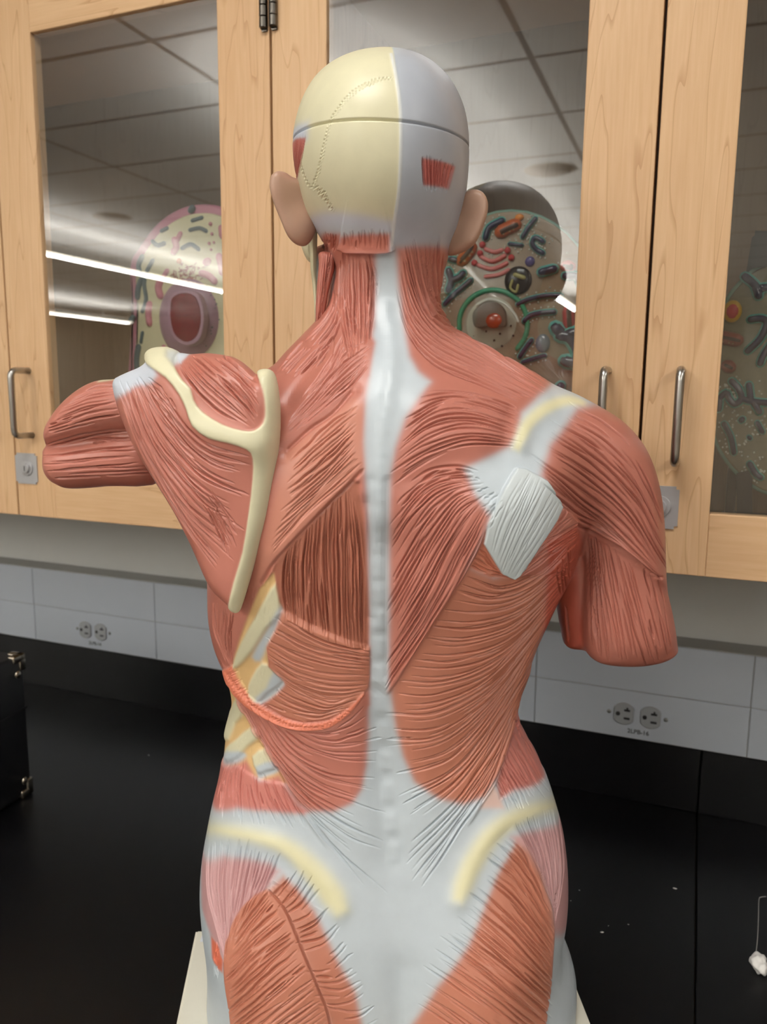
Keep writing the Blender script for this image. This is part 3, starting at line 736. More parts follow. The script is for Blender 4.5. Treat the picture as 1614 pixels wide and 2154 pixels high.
# ================================================================ detail charts: colour and relief
CS = 0.0005
FW, FD, FN = 0.86, 1.75, 0.80                 # fibre cuts: width and depth factors
class Chart:
    """relief (metres) and pigment over the frontal plane of the model; every stroke and patch is first set onto the surface itself"""
    def __init__(s, f, lo, hi, base):
        s.f = f; s.x0, s.z0 = lo; s.nx = int((hi[0] - lo[0]) / CS) + 1; s.nz = int((hi[1] - lo[1]) / CS) + 1
        s.col = np.empty((s.nz, s.nx, 3), np.float32); s.col[:] = lin(base)
        s.h = np.zeros((s.nz, s.nx), np.float32); s.g = np.zeros((s.nz, s.nx), np.float32)
        s.id = np.zeros((s.nz, s.nx), np.int16)
        s.strokes = []
    def P(s, px): return cast(s.f, px)[:, [0, 2]]
    def window(s, P, pad):
        a = np.clip(((P.min(0) - pad - (s.x0, s.z0)) / CS).astype(int), 0, (s.nx - 1, s.nz - 1)); b = np.clip(((P.max(0) + pad - (s.x0, s.z0)) / CS).astype(int) + 2, 1, (s.nx, s.nz))
        x, z = np.meshgrid(s.x0 + np.arange(a[0], b[0]) * CS, s.z0 + np.arange(a[1], b[1]) * CS)
        return (slice(a[1], b[1]), slice(a[0], b[0])), x, z
    def region(s, px, feather, n=3):
        P = s.P(smooth_poly(px, n) if n > 1 else np.asarray(px, float))
        sl, x, z = s.window(P, 3 * feather + 0.002)
        # coarse distance is enough for wide shapes
        st = 3
        xs, zs = x[::st, ::st], z[::st, ::st]
        d = poly_sd(P, xs, zs)
        jj = np.arange(x.shape[0]) / st; ii = np.arange(x.shape[1]) / st
        I, J = np.meshgrid(ii, jj); d = bil(np.pad(d, ((0, 1), (0, 1)), mode='edge'), I.ravel(), J.ravel()).reshape(x.shape)
        return sl, d
    def fill(s, px, col, feather=0.0006, id_=None, raise_=0.0, rs=0.0010, n=3, amt=1.0):
        sl, d = s.region(px, max(feather, rs), n)
        a = (1 / (1 + np.exp(-np.clip(d / feather * 2, -30, 30)))).astype(np.float32)[..., None] * amt
        if col is not None: s.col[sl] = s.col[sl] * (1 - a) + np.array(lin(col), np.float32) * a
        if raise_: s.h[sl] += raise_ / (1 + np.exp(-np.clip(d / rs * 2.2, -30, 30)))
        if id_ is not None: s.id[sl][d > 0] = id_
    def band(s, px, wpx, col, feather, amt=1.0, raise_=0.0, id_=None):
        """stripe along a polyline, width in pixels (number or per point)"""
        c = smooth_poly(px, 5, False); n = len(c)
        wv = np.interp(np.linspace(0, 1, n), np.linspace(0, 1, len(px)), wpx if hasattr(wpx, '__len__') else [wpx] * len(px)) / 2
        t = np.gradient(c, axis=0); t /= np.linalg.norm(t, axis=1)[:, None] + 1e-9; nr = np.stack([-t[:, 1], t[:, 0]], 1)
        poly = np.concatenate([c + nr * wv[:, None], (c - nr * wv[:, None])[::-1]])
        s.fill(poly, col, feather, id_, raise_, max(feather, 0.001), 1, amt)
    def step(s, px, ref, h, rs=0.0011, fall=0.03):
        """the edge of an overlying muscle: a step up along an open line, towards the side of the pixel ref, dying away behind it"""
        P = s.P(smooth_poly(px, 4, False)); r = s.P([ref])[0]
        sl, x, z = s.window(P, 0.05)
        best = np.full(x.shape, 1e9); sg = np.zeros(x.shape); uu = np.zeros(x.shape); n = len(P) - 1; sr = (1e9, 0)
        for i in range(n):
            a, b_ = P[i], P[i + 1]; e = b_ - a; L2 = e @ e + 1e-18
            for X_, Z_, main in ((x, z, True), (r[0], r[1], False)):
                wx, wz = X_ - a[0], Z_ - a[1]; t = np.clip((wx * e[0] + wz * e[1]) / L2, 0, 1)
                d = (wx - e[0] * t) ** 2 + (wz - e[1] * t) ** 2; cr = np.sign(e[0] * wz - e[1] * wx)
                if main:
                    m_ = d < best; best = np.where(m_, d, best); sg = np.where(m_, cr, sg); uu = np.where(m_, (i + t) / n, uu)
                elif d < sr[0]: sr = (d, cr)
        d = np.sqrt(best) * sg * sr[1]
        w_ = np.exp(-np.maximum(d, 0) / fall * 1.2) * np.clip(np.minimum(uu, 1 - uu) / 0.08, 0, 1) * np.clip((0.05 - np.abs(d)) / 0.01, 0, 1)
        s.h[sl] += (h * w_ / (1 + np.exp(-np.clip(d / rs * 2.2, -30, 30)))).astype(np.float32)
    def line(s, px, width, depth, smooth=True):
        """one incised (depth > 0) or raised line, width in metres"""
        s.strokes.append((np.asarray(smooth_poly(px, 5, False) if smooth else px, float), width, depth, 0.15))
    def fibres(s, guides, n, width=0.0011, depth=0.0011, ext=(0.0, 1.0), jit=0.10, wob=1.6, breaks=0.5, short=0.25):
        n = max(3, int(n * (FN if n > 12 else 1))); breaks *= 0.55; short *= 0.7
        """muscle fibres: strokes running between neighbouring guide lines (pixel polylines)"""
        K = 24
        g = []
        for q in guides:
            c = smooth_poly(q, 6, False); L = np.concatenate([[0], np.cumsum(np.linalg.norm(np.diff(c, axis=0), axis=1))]); L /= L[-1]
            g.append(np.stack([np.interp(np.linspace(0, 1, K), L, c[:, 0]), np.interp(np.linspace(0, 1, K), L, c[:, 1])], 1))
        g = np.array(g); m_ = len(g)
        for i in range(n):
            t = (i + 0.5 + rnd.uniform(-0.42, 0.42)) / n * (m_ - 1)
            k = min(int(t), m_ - 2); a = t - k
            drift = rnd.uniform(-0.5, 0.5) / n * (m_ - 1)
            tt = np.clip(t + drift * np.linspace(-1, 1, K), 0, m_ - 1.0001); kk = tt.astype(int); aa = (tt - kk)[:, None]
            c = g[kk, np.arange(K)] * (1 - aa) + g[kk + 1, np.arange(K)] * aa
            s0 = ext[0] + rnd.uniform(-jit, jit); s1 = ext[1] + rnd.uniform(-jit, jit)
            if rnd.random() < short:
                if rnd.random() < 0.5: s0 += rnd.uniform(0.2, 0.6)
                else: s1 -= rnd.uniform(0.2, 0.6)
            segs = [(s0, s1)]
            if rnd.random() < breaks:
                b_ = rnd.uniform(0.3, 0.7) * (s1 - s0) + s0; gp = rnd.uniform(0.01, 0.05); segs = [(s0, b_ - gp), (b_ + gp, s1)]
            for u0, u1 in segs:
                if u1 - u0 < 0.08: continue
                uu = np.linspace(u0, u1, 16)
                base = np.arange(K) / (K - 1)
                # beyond the guide ends: straight continuation
                p = np.stack([np.interp(uu, base, c[:, 0]), np.interp(uu, base, c[:, 1])], 1)
                e0 = (c[0] - c[1]) * (K - 1); e1 = (c[-1] - c[-2]) * (K - 1)
                p += np.clip(-uu, 0, 1)[:, None] * e0 + np.clip(uu - 1, 0, 1)[:, None] * e1
                ph = rnd.uniform(0, 6.28); fr = rnd.uniform(2, 5); am = wob * rnd.uniform(0.3, 1)
                tg = np.gradient(p, axis=0); tg /= np.linalg.norm(tg, axis=1)[:, None] + 1e-9
                p += np.stack([-tg[:, 1], tg[:, 0]], 1) * (am * np.sin(ph + uu * fr * 2) + am * 0.6 * np.sin(ph * 2 + uu * fr * 5.1))[:, None]
                s.strokes.append((p, width * rnd.uniform(0.7, 1.25) * FW, depth * rnd.uniform(0.6, 1.3) * FD, 0.9))
    def rasterise(s):
        if not s.strokes: return
        allp = np.concatenate([q[0] for q in s.strokes]); P3 = cast(s.f, allp)
        pts, wd, dp = [], [], []; o = 0
        for q, w_, d_, taper in s.strokes:
            p = P3[o:o + len(q)]; o += len(q)
            sd = np.linalg.norm(np.diff(p, axis=0), axis=1); ok = sd < 0.03
            if not ok.all():                                  # the stroke jumped onto something behind: keep the first run
                k = int(np.argmin(ok)); p = p[:k + 1]; sd = sd[:k]
                if len(p) < 3: continue
            L = np.concatenate([[0], np.cumsum(sd)]); n = max(3, int(L[-1] / 0.00035))
            u = np.linspace(0, L[-1], n)
            c = np.stack([np.interp(u, L, p[:, 0]), np.interp(u, L, p[:, 2])], 1)
            e = np.minimum(u, L[-1] - u) / max(L[-1] * 0.5, 1e-6)
            tp = np.clip(e / max(taper * 0.6, 0.02), 0, 1) ** 0.6 if taper > 0.5 else np.clip(e / 0.05, 0, 1)
            pts.append(c); wd.append(w_ * (0.45 + 0.55 * tp)); dp.append(d_ * tp)
        pts = np.concatenate(pts); wd = np.concatenate(wd); dp = np.concatenate(dp)
        fx = (pts[:, 0] - s.x0) / CS; fz = (pts[:, 1] - s.z0) / CS
        ix = np.round(fx).astype(int); iz = np.round(fz).astype(int)
        R = 4; G_ = np.zeros(s.nx * s.nz, np.float32); Up = np.zeros(s.nx * s.nz, np.float32)
        for a in range(-R, R + 1):
            for b_ in range(-R, R + 1):
                jx = ix + a; jz = iz + b_
                ok = (jx >= 0) & (jx < s.nx) & (jz >= 0) & (jz < s.nz)
                d2 = ((jx - fx) ** 2 + (jz - fz) ** 2) * CS * CS
                v = (dp * np.exp(-d2 / (2 * (wd * 0.42) ** 2)))
                neg = ok & (v > 2e-5); np.maximum.at(G_, (jz * s.nx + jx)[neg], v[neg].astype(np.float32))
                pos = ok & (v < -2e-5); np.maximum.at(Up, (jz * s.nx + jx)[pos], -v[pos].astype(np.float32))
        s.g = G_.reshape(s.nz, s.nx); s.h += Up.reshape(s.nz, s.nx) - s.g
        # fibre bundles swell a little between the cuts
        s.h += blur(s.g, 3.0) * 0.25
    def sample(s, V):
        u = (V[:, 0] - s.x0) / CS; v = (V[:, 2] - s.z0) / CS
        C = np.stack([bil(s.col[..., k], u, v) for k in range(3)], 1)
        i = np.clip(np.round(u).astype(int), 0, s.nx - 1); j = np.clip(np.round(v).astype(int), 0, s.nz - 1)
        return C, bil(s.h, u, v), s.id[j, i]

BASE = Vector((0.0, 0.69, COUNTER_Z - CAM_Z))          # foot of the model in the heading frame
def pieces(F, ID, nv, home):
    """stray islands of a painted part go back to the surface around them"""
    lab = np.arange(nv); fid = ID[F[:, 0]]
    E = np.concatenate([F[:, [0, 1]], F[:, [1, 2]], F[:, [2, 3]]]); fe = np.concatenate([fid] * 3)
    for k in np.unique(fid):
        if k <= 2: continue
        e = E[fe == k]; u, inv = np.unique(e, return_inverse=True); e = inv.reshape(-1, 2); l = np.arange(len(u))
        while True:
            m_ = np.minimum(l[e[:, 0]], l[e[:, 1]]); l2 = l.copy()
            np.minimum.at(l2, e[:, 0], m_); np.minimum.at(l2, e[:, 1], m_); l2 = l2[l2]
            if (l2 == l).all(): break
            l = l2
        roots, cnt = np.unique(l, return_counts=True)
        if len(roots) > 1:
            bad = u[l != roots[np.argmax(cnt)]]; fb = np.isin(F[:, 0], bad) & (fid == k)
            fid[fb] = home(F[fb, 0])
    return fid

def mesh_parts(V, F, col, pid, parts, parent, material, home=None):
    """one shared set of smooth normals, split into one mesh object per part id"""
    A = V[F]; n = np.cross(A[:, 2] - A[:, 0], A[:, 3] - A[:, 1])
    VN = np.stack([np.bincount(F.ravel(), np.repeat(n[:, k], 4), len(V)) for k in range(3)], 1)
    VN /= np.linalg.norm(VN, axis=1)[:, None] + 1e-12
    fid = pieces(F, pid, len(V), home) if home else pid[F[:, 0]]
    out = {}
    for k, (nm, lab, par) in parts.items():
        Fk = F[fid == k]
        if len(Fk) == 0: print('EMPTY PART', nm); continue
        u, inv = np.unique(Fk, return_inverse=True)
        me = bpy.data.meshes.new(nm); me.vertices.add(len(u)); me.loops.add(Fk.size); me.polygons.add(len(Fk))
        me.vertices.foreach_set('co', (V[u] - np.array(BASE)).astype(np.float32).ravel())
        me.loops.foreach_set('vertex_index', inv.ravel().astype(np.int32))
        me.polygons.foreach_set('loop_start', np.arange(0, Fk.size, 4, dtype=np.int32))
        me.polygons.foreach_set('use_smooth', np.ones(len(Fk), bool))
        me.update(calc_edges=True)
        ca = me.color_attributes.new('pigment', 'FLOAT_COLOR', 'POINT')
        c4 = np.ones((len(u), 4), np.float32); c4[:, :3] = col[u]; ca.data.foreach_set('color', c4.ravel())
        me.normals_split_custom_set_from_vertices(VN[u].astype(np.float32))
        me.materials.append(material)
        o = bpy.data.objects.new(nm, me)
        p = out.get(par, parent); link(o, p, label=lab)
        out[k] = o
    return out

m_model = bpy.data.materials.new('painted_model_plastic'); m_model.use_nodes = True; nt = m_model.node_tree; b = nt.nodes['Principled BSDF']
at = nt.nodes.new('ShaderNodeAttribute'); at.attribute_name = 'pigment'
tc = nt.nodes.new('ShaderNodeTexCoord'); nz = nt.nodes.new('ShaderNodeTexNoise'); nz.inputs['Scale'].default_value = 60; nz.inputs['Detail'].default_value = 4
nt.links.new(tc.outputs['Object'], nz.inputs['Vector'])
mr = nt.nodes.new('ShaderNodeMapRange'); mr.inputs['To Min'].default_value = 0.93; mr.inputs['To Max'].default_value = 1.07; nt.links.new(nz.outputs['Fac'], mr.inputs['Value'])
vm = nt.nodes.new('ShaderNodeVectorMath'); vm.operation = 'SCALE'; nt.links.new(at.outputs['Color'], vm.inputs[0]); nt.links.new(mr.outputs['Result'], vm.inputs['Scale'])
nt.links.new(vm.outputs[0], b.inputs['Base Color'])
b.inputs['Roughness'].default_value = 0.38; b.inputs['Specular IOR Level'].default_value = 0.5

# ================================================================ the anatomical torso: paint, fibres, parts
torso = empty('anatomical_torso', (HX[0] * BASE.x + HY[0] * BASE.y, HX[1] * BASE.x + HY[1] * BASE.y, COUNTER_Z), (0, 0, THETA),
              label='life-size muscle torso model seen from behind, on a cream board on the black bench', cat='anatomical model')
MUS = (178, 111, 96); MUS_O = (179, 114, 92); MUS_D = (165, 102, 82); MUS_P = (192, 148, 148); RIM = (206, 118, 92)
BONE = (222, 217, 184); WHI = (192, 202, 209); HEADG = (176, 182, 192); CREST = (226, 221, 180); TAN = (222, 186, 130); FLAP = (204, 213, 216)

V, F, _n = dense(f_body, (-.24, .54, -.592), (.31, .86, .345), 0.0041)
ch = Chart(f_body, (-.26, -.60), (.32, .36), WHI)
ff = 0.0024                                     # soft airbrushed edge
# ---- head
ch.fill([(842, 100), (1040, 100), (1040, 520), (930, 535), (826, 520), (828, 470), (838, 400), (842, 320), (841, 255), (836, 180), (825, 118)], HEADG, 0.004, 2, n=1)
ch.fill([(824, 90), (834, 160), (840, 205), (842, 255), (842, 320), (838, 400), (830, 450), (826, 482), (760, 482), (700, 481), (655, 478), (600, 440), (560, 300), (600, 90)], BONE, 0.0005, 2, n=1)
ch.fill([(640, 464), (828, 466), (824, 506), (700, 506), (640, 506)], (206, 211, 224), 0.0030, 2, n=1)
ch.fill([(600, 478), (826, 484), (826, 520), (600, 520)], WHI, 0.0030, 2, n=1)
ch.fill([(600, 262), (648, 258), (646, 292), (636, 300), (600, 300)], (200, 208, 222), 0.0030, None, n=1)
ch.fill([(600, 290), (644, 290), (638, 315), (630, 350), (626, 376), (600, 380)], (174, 98, 90), 0.0008, 3, n=1)
ch.fibres([[(622, 285), (612, 380)], [(643, 285), (628, 378)]], 9, 0.0009, 0.0010, (0, 1), 0.05, 0.3, 0.1, 0.1)
ch.fill([(888, 332), (958, 350), (944, 398), (892, 390)], (172, 92, 84), 0.0009, 4, n=1)
ch.fibres([[(887, 325), (891, 400)], [(920, 333), (915, 402)], [(960, 348), (942, 405)]], 19, 0.0009, 0.0016, (0, 1), 0.06, 0.3, 0, 0)
ch.band([(823, 112), (834, 165), (840, 210), (843, 258), (843, 320), (839, 400), (830, 465), (824, 515)], 6, (226, 229, 228), 0.0006, 1.0, 0.0005)
# sutures of the skull
def suture(path, amp, step):
    c = smooth_poly(path, 8, False); L = np.concatenate([[0], np.cumsum(np.linalg.norm(np.diff(c, axis=0), axis=1))])
    u = np.arange(0, L[-1], step); p = np.stack([np.interp(u, L, c[:, 0]), np.interp(u, L, c[:, 1])], 1)
    t = np.gradient(p, axis=0); t /= np.linalg.norm(t, axis=1)[:, None]
    am = np.interp(u / L[-1], np.linspace(0, 1, len(amp)), amp) * np.array([rnd.uniform(0.5, 1.2) * (1 if i % 2 else -1) for i in range(len(u))])
    p = p + np.stack([-t[:, 1], t[:, 0]], 1) * am[:, None] + t * np.array([[rnd.uniform(-1, 1)] for _ in u])
    ch.line(p, 0.0007, 0.0010, False); ch.line(p + (2.0, 1.5), 0.0006, -0.0005, False)
suture([(828, 164), (800, 166), (765, 180), (735, 200), (712, 228), (694, 256), (686, 285), (676, 330), (668, 365), (660, 385), (664, 396)], [3, 4, 3.5, 2, 2, 2, 2, 2], 4.0)
suture([(658, 392), (676, 404), (690, 425), (700, 446)], [3, 8, 6, 4], 4.6)
suture([(633, 345), (640, 370), (650, 390), (662, 398)], [2, 2, 2], 4)
# ---- nape, left
ch.fill([(660, 497), (716, 492), (718, 512), (706, 535), (668, 540), (655, 520)], MUS, 0.0018, 5, n=1)
ch.fibres([[(672, 492), (682, 530)], [(692, 490), (694, 530)], [(712, 490), (704, 530)]], 7, 0.0012, 0.0012, (0, 1), 0.1, .8, .1, .2)
ch.fill([(700, 520), (722, 526), (790, 526), (792, 600), (788, 688), (784, 706), (776, 800), (768, 850), (762, 930), (768, 986), (775, 1100), (777, 1362), (777, 1480), (740, 1520), (640, 1545),
         (560, 1510), (494, 1430), (470, 1410), (380, 1400), (380, 900), (500, 740), (575, 730), (640, 680), (690, 600)], MUS, 0.0022, 6, n=1)
ch.fill([(764, 850), (748, 838), (600, 955), (592, 1000), (540, 1230), (568, 1190), (640, 1112), (742, 1008), (764, 984)], (192, 128, 108), 0.003, 7, n=1)
ch.fill([(700, 695), (775, 700), (790, 720), (776, 790), (700, 865), (620, 930), (590, 945), (600, 900), (640, 850), (700, 780), (755, 735)], MUS, 0.002, 8, n=1)
ch.fill([(698, 506), (728, 506), (738, 540), (700, 542)], MUS, 0.001, 6, n=1)
ch.fill([(716, 496), (745, 492), (821, 490), (821, 527), (790, 530), (732, 530), (723, 518)], (188, 114, 98), 0.0014, 9, n=1)
ch.step([(712, 522), (722, 524), (735, 530), (790, 531), (815, 529), (832, 524)], (770, 505), 0.0062, 0.0009, 0.010)
ch.fibres([[(722, 486), (731, 518)], [(770, 480), (772, 516)], [(820, 482), (819, 518)]], 19, 0.0010, 0.0009, (0, 1), 0.08, .4, 0, .2)
ch.fibres([[(716, 535), (712, 620), (722, 700), (735, 760)], [(745, 535), (745, 640), (748, 740)], [(784, 540), (790, 620), (782, 705)]], 21, 0.0015, 0.0021, (0, 1), 0.06, 1.8, .5, .2)
ch.fibres([[(762, 535), (785, 580), (794, 620)], [(778, 540), (792, 570), (797, 600)]], 7, 0.001, 0.0009)
ch.fibres([[(698, 610), (688, 650), (640, 708), (590, 765)], [(712, 640), (700, 690), (650, 750), (600, 800)], [(720, 680), (695, 735), (668, 775)]], 15, 0.0014, 0.0020, (0, .95), 0.08, 1.0, .5, .4)
ch.fibres([[(718, 700), (690, 760), (640, 830)], [(726, 760), (705, 795), (660, 840)]], 9, 0.0011, 0.0012)
ch.line([(703, 640), (702, 700), (700, 745)], 0.0016, 0.001)
# rhomboids
ch.fibres([[(778, 712), (725, 745), (670, 810), (612, 880)], [(776, 755), (730, 795), (670, 850), (612, 905)], [(770, 775), (735, 815), (690, 850), (635, 900)]], 15, 0.0013, 0.0016, (.02, 1), 0.06, 1.2, .2, .2)
ch.fibres([[(752, 845), (690, 890), (612, 965)], [(748, 905), (690, 960), (606, 1030)], [(750, 950), (690, 1010), (630, 1065), (590, 1100)], [(757, 985), (700, 1035), (630, 1100), (560, 1185)]], 26, 0.0014, 0.0016, (.03, .98), 0.06, 1.4, .2, .2)
ch.line([(766, 986), (742, 1012), (690, 1064), (640, 1116), (600, 1158), (570, 1193), (548, 1232)], 0.0022, 0.0022)
ch.line([(742, 822), (700, 870), (650, 905), (604, 948)], 0.0022, 0.0016)
# serratus / teres stump on the left flank
ch.fibres([[(446, 1262), (450, 1330), (478, 1400)], [(470, 1280), (470, 1340), (486, 1400)], [(497, 1290), (488, 1340), (490, 1400)]], 9, 0.0014, 0.0017, (0, 1), .1, 1.4, .3, .3)
# rib cage window
ch.fill([(575, 1205), (586, 1262), (600, 1292), (560, 1360), (566, 1400), (600, 1432), (578, 1462), (548, 1478), (520, 1462), (488, 1404), (504, 1345), (524, 1290), (545, 1240)], TAN, 0.0009, 10, -0.0015, 0.0012, n=1)
ch.fill([(484, 1440), (503, 1470), (535, 1530), (584, 1612), (612, 1650), (545, 1640), (500, 1612), (455, 1606), (455, 1480)], TAN, 0.0009, 10, -0.0015, 0.0012, n=1)
RB = 0.0022
ch.fill([(580, 1228), (590, 1290), (560, 1322), (528, 1372), (500, 1402), (490, 1400), (508, 1350), (536, 1300), (556, 1262)], BONE, 0.0010, 11, RB, 0.0018, n=2)
ch.fill([(590, 1275), (600, 1302), (580, 1330), (560, 1362), (546, 1392), (528, 1384), (548, 1345), (570, 1310)], WHI, 0.0018, 11, 0, 0.0016, n=2)
ch.fill([(550, 1396), (574, 1406), (596, 1432), (562, 1458), (540, 1478), (522, 1452), (530, 1425)], BONE, 0.0010, 12, RB, 0.0016, n=2)
ch.fill([(578, 1410), (606, 1432), (580, 1462), (550, 1480), (540, 1466), (562, 1446)], WHI, 0.0016, 12, 0, 0.0014, n=2)
ch.fill([(498, 1470), (518, 1494), (496, 1520), (480, 1556), (466, 1545), (474, 1510), (486, 1490)], BONE, 0.0010, 13, RB, 0.0016, n=2)
ch.fill([(528, 1530), (550, 1546), (520, 1570), (500, 1592), (474, 1600), (474, 1574), (496, 1556)], BONE, 0.0010, 14, RB, 0.0016, n=2)
ch.fill([(530, 1592), (562, 1574), (584, 1610), (560, 1622), (542, 1626)], BONE, 0.0010, 15, RB, 0.0016, n=2)
ch.fill([(462, 1585), (502, 1580), (516, 1590), (500, 1606), (470, 1612)], WHI, 0.0014, 14, n=2)
ch.fill([(540, 1612), (580, 1600), (588, 1622), (560, 1634), (542, 1640)], WHI, 0.0014, 15, n=2)
for _k in range(60):
    x_, y_ = rnd.uniform(505, 580), rnd.uniform(1215, 1300)
    ch.line([(x_, y_), (x_ + rnd.uniform(-3, 2), y_ + 16)], 0.0006, 0.0003, False)
for _k in range(60):
    x_, y_ = rnd.uniform(480, 560), rnd.uniform(1400, 1600)
    ch.line([(x_, y_), (x_ + rnd.uniform(-3, 2), y_ + 14)], 0.0006, 0.0003, False)
# erector spinae
ch.fill([(744, 1012), (757, 1040), (768, 1100), (774, 1200), (776, 1362), (736, 1354), (690, 1337), (640, 1317), (604, 1297), (588, 1270), (578, 1210), (578, 1186), (640, 1118)], MUS_D, 0.0007, 16, -0.0022, 0.0012, n=2)
ch.fibres([[(598, 1168), (588, 1220), (602, 1300)], [(640, 1122), (628, 1220), (634, 1320)], [(680, 1072), (672, 1200), (682, 1342)], [(720, 1040), (718, 1200), (724, 1358)], [(752, 1060), (769, 1200), (770, 1372)]], 40, 0.0015, 0.0020, (0.0, 1.0), 0.05, 1.6, .35, .3)
# serratus posterior and latissimus, left
ch.fill([(592, 1285), (640, 1312), (692, 1334), (740, 1352), (778, 1360), (776, 1445), (760, 1462), (728, 1492), (690, 1512), (640, 1518), (600, 1506), (560, 1478), (584, 1458), (600, 1440), (590, 1424), (565, 1400), (560, 1362), (578, 1325)], MUS_O, 0.0016, 17, 0.0012, 0.0010, n=1)
ch.fibres([[(592, 1296), (640, 1325), (700, 1350), (774, 1366)], [(568, 1345), (630, 1375), (700, 1395), (772, 1402)], [(566, 1392), (620, 1432), (700, 1450), (768, 1446)], [(600, 1436), (640, 1462), (700, 1480), (752, 1464)], [(565, 1480), (610, 1500), (660, 1512), (715, 1498)]], 30, 0.0014, 0.0016, (0, 1), 0.08, 1.4, .35, .4)
ch.fill([(476, 1408), (520, 1462), (560, 1500), (610, 1525), (650, 1533), (700, 1525), (742, 1492), (774, 1452), (776, 1540), (772, 1610), (762, 1660), (742, 1690), (700, 1708), (650, 1706), (622, 1690),
         (600, 1648), (578, 1610), (556, 1572), (530, 1530), (502, 1475)], MUS, 0.0024, 18, 0.0, n=1)
ch.step([(473, 1400), (502, 1475), (530, 1530), (556, 1572), (578, 1610), (600, 1648), (622, 1690), (650, 1730), (690, 1790)], (640, 1600), 0.0024, 0.0012, 0.02)
ch.step([(470, 1396), (520, 1462), (560, 1500), (610, 1525), (650, 1533), (700, 1525), (742, 1492), (775, 1450)], (640, 1600), 0.0024, 0.0012, 0.02)
ch.fibres([[(655, 1540), (700, 1534), (745, 1504), (775, 1466)], [(625, 1536), (690, 1560), (740, 1558), (790, 1545)], [(560, 1508), (610, 1580), (690, 1625), (790, 1640)], [(520, 1468), (570, 1570), (650, 1660), (785, 1720)],
           [(496, 1448), (550, 1560), (620, 1672), (720, 1770), (785, 1800)], [(480, 1420), (530, 1520), (600, 1648), (680, 1760), (780, 1880)]], 42, 0.0013, 0.0015, (0.02, .97), 0.12, 1.6, .5, .55)
ch.band([(481, 1404), (500, 1440), (530, 1475), (570, 1503), (610, 1521), (650, 1527), (695, 1520), (735, 1492), (765, 1457)], [20, 17, 16, 15, 15, 14, 13, 9, 3], RIM, 0.0006, 1.0, 0.0030, 19)
c_ = smooth_poly([(484, 1408), (504, 1442), (532, 1472), (570, 1500), (610, 1518), (650, 1524), (695, 1517), (735, 1488)], 12, False)
for i in range(0, len(c_) - 1, 1):
    a_ = rnd.uniform(-6, 6); q = c_[i]; ch.line([q + (0, a_), q + (rnd.uniform(4, 9), a_ + rnd.uniform(-3, 3))], 0.0007, 0.0009, False)
    if i % 2: ch.line([q + (rnd.uniform(-2, 2), -6), q + (rnd.uniform(-2, 2), 6)], 0.0007, 0.0008, False)
# external oblique, left
ch.fill([(455, 1604), (500, 1606), (516, 1600), (532, 1628), (545, 1642), (585, 1632), (602, 1652), (626, 1690), (650, 1706), (640, 1712), (560, 1706), (500, 1700), (440, 1692)], (194, 120, 110), 0.0022, 20, n=1)
ch.fibres([[(475, 1605), (458, 1650), (448, 1712)], [(510, 1600), (508, 1660), (515, 1725)], [(560, 1632), (575, 1680), (600, 1732)], [(600, 1650), (625, 1690), (650, 1740)]], 34, 0.0010, 0.0013, (0.05, 1.0), 0.10, 0.8, .25, .5)

# ---- right side: latissimus, oblique
ch.fill([(985, 1190), (1040, 1215), (1100, 1203), (1160, 1118), (1185, 1066), (1260, 1080), (1230, 1200), (1180, 1300), (1150, 1380), (1120, 1450), (1092, 1500), (1080, 1560), (1050, 1630), (1020, 1676), (975, 1692), (925, 1682),
         (872, 1645), (848, 1592), (832, 1530), (822, 1458), (826, 1380), (900, 1280)], MUS_O, 0.0026, 21, n=1)
ch.step([(1130, 1400), (1100, 1470), (1080, 1540), (1050, 1632), (1015, 1690), (985, 1740)], (1000, 1500), 0.0022, 0.0012, 0.02)
ch.fibres([[(990, 1196), (1060, 1228), (1140, 1195), (1205, 1130)], [(935, 1290), (1020, 1292), (1110, 1262), (1200, 1180)], [(875, 1375), (960, 1382), (1080, 1342), (1185, 1230)], [(824, 1465), (920, 1465), (1040, 1412), (1168, 1270)],
           [(832, 1545), (930, 1535), (1050, 1445), (1150, 1310)], [(850, 1620), (950, 1588), (1050, 1478), (1130, 1350)], [(866, 1700), (970, 1625), (1060, 1498), (1112, 1410)], [(872, 1780), (965, 1690), (1050, 1565), (1100, 1450)],
           [(885, 1880), (965, 1750), (1035, 1640), (1088, 1490)]], 76, 0.0013, 0.0017, (0.0, 1.0), 0.07, 1.4, .45, .45)
ch.fill([(1100, 1470), (1084, 1510), (1072, 1560), (1045, 1640), (1052, 1682), (1085, 1662), (1150, 1620), (1200, 1600), (1180, 1500)], (194, 122, 112), 0.0022, 22, -0.0008, n=1)
ch.fibres([[(1085, 1500), (1120, 1560), (1155, 1630)], [(1072, 1560), (1105, 1620), (1140, 1672)], [(1055, 1610), (1080, 1650), (1100, 1690)], [(1042, 1650), (1058, 1680), (1070, 1702)]], 25, 0.0011, 0.0013, (0, 1), .12, 1.0, .3, .5)
ch.line([(1086, 1500), (1075, 1550), (1048, 1630), (1010, 1690)], 0.0018, 0.0018)
ch.fill([(1036, 1650), (1048, 1668), (1060, 1700), (1010, 1700)], (222, 190, 180), 0.002, 21, n=1)
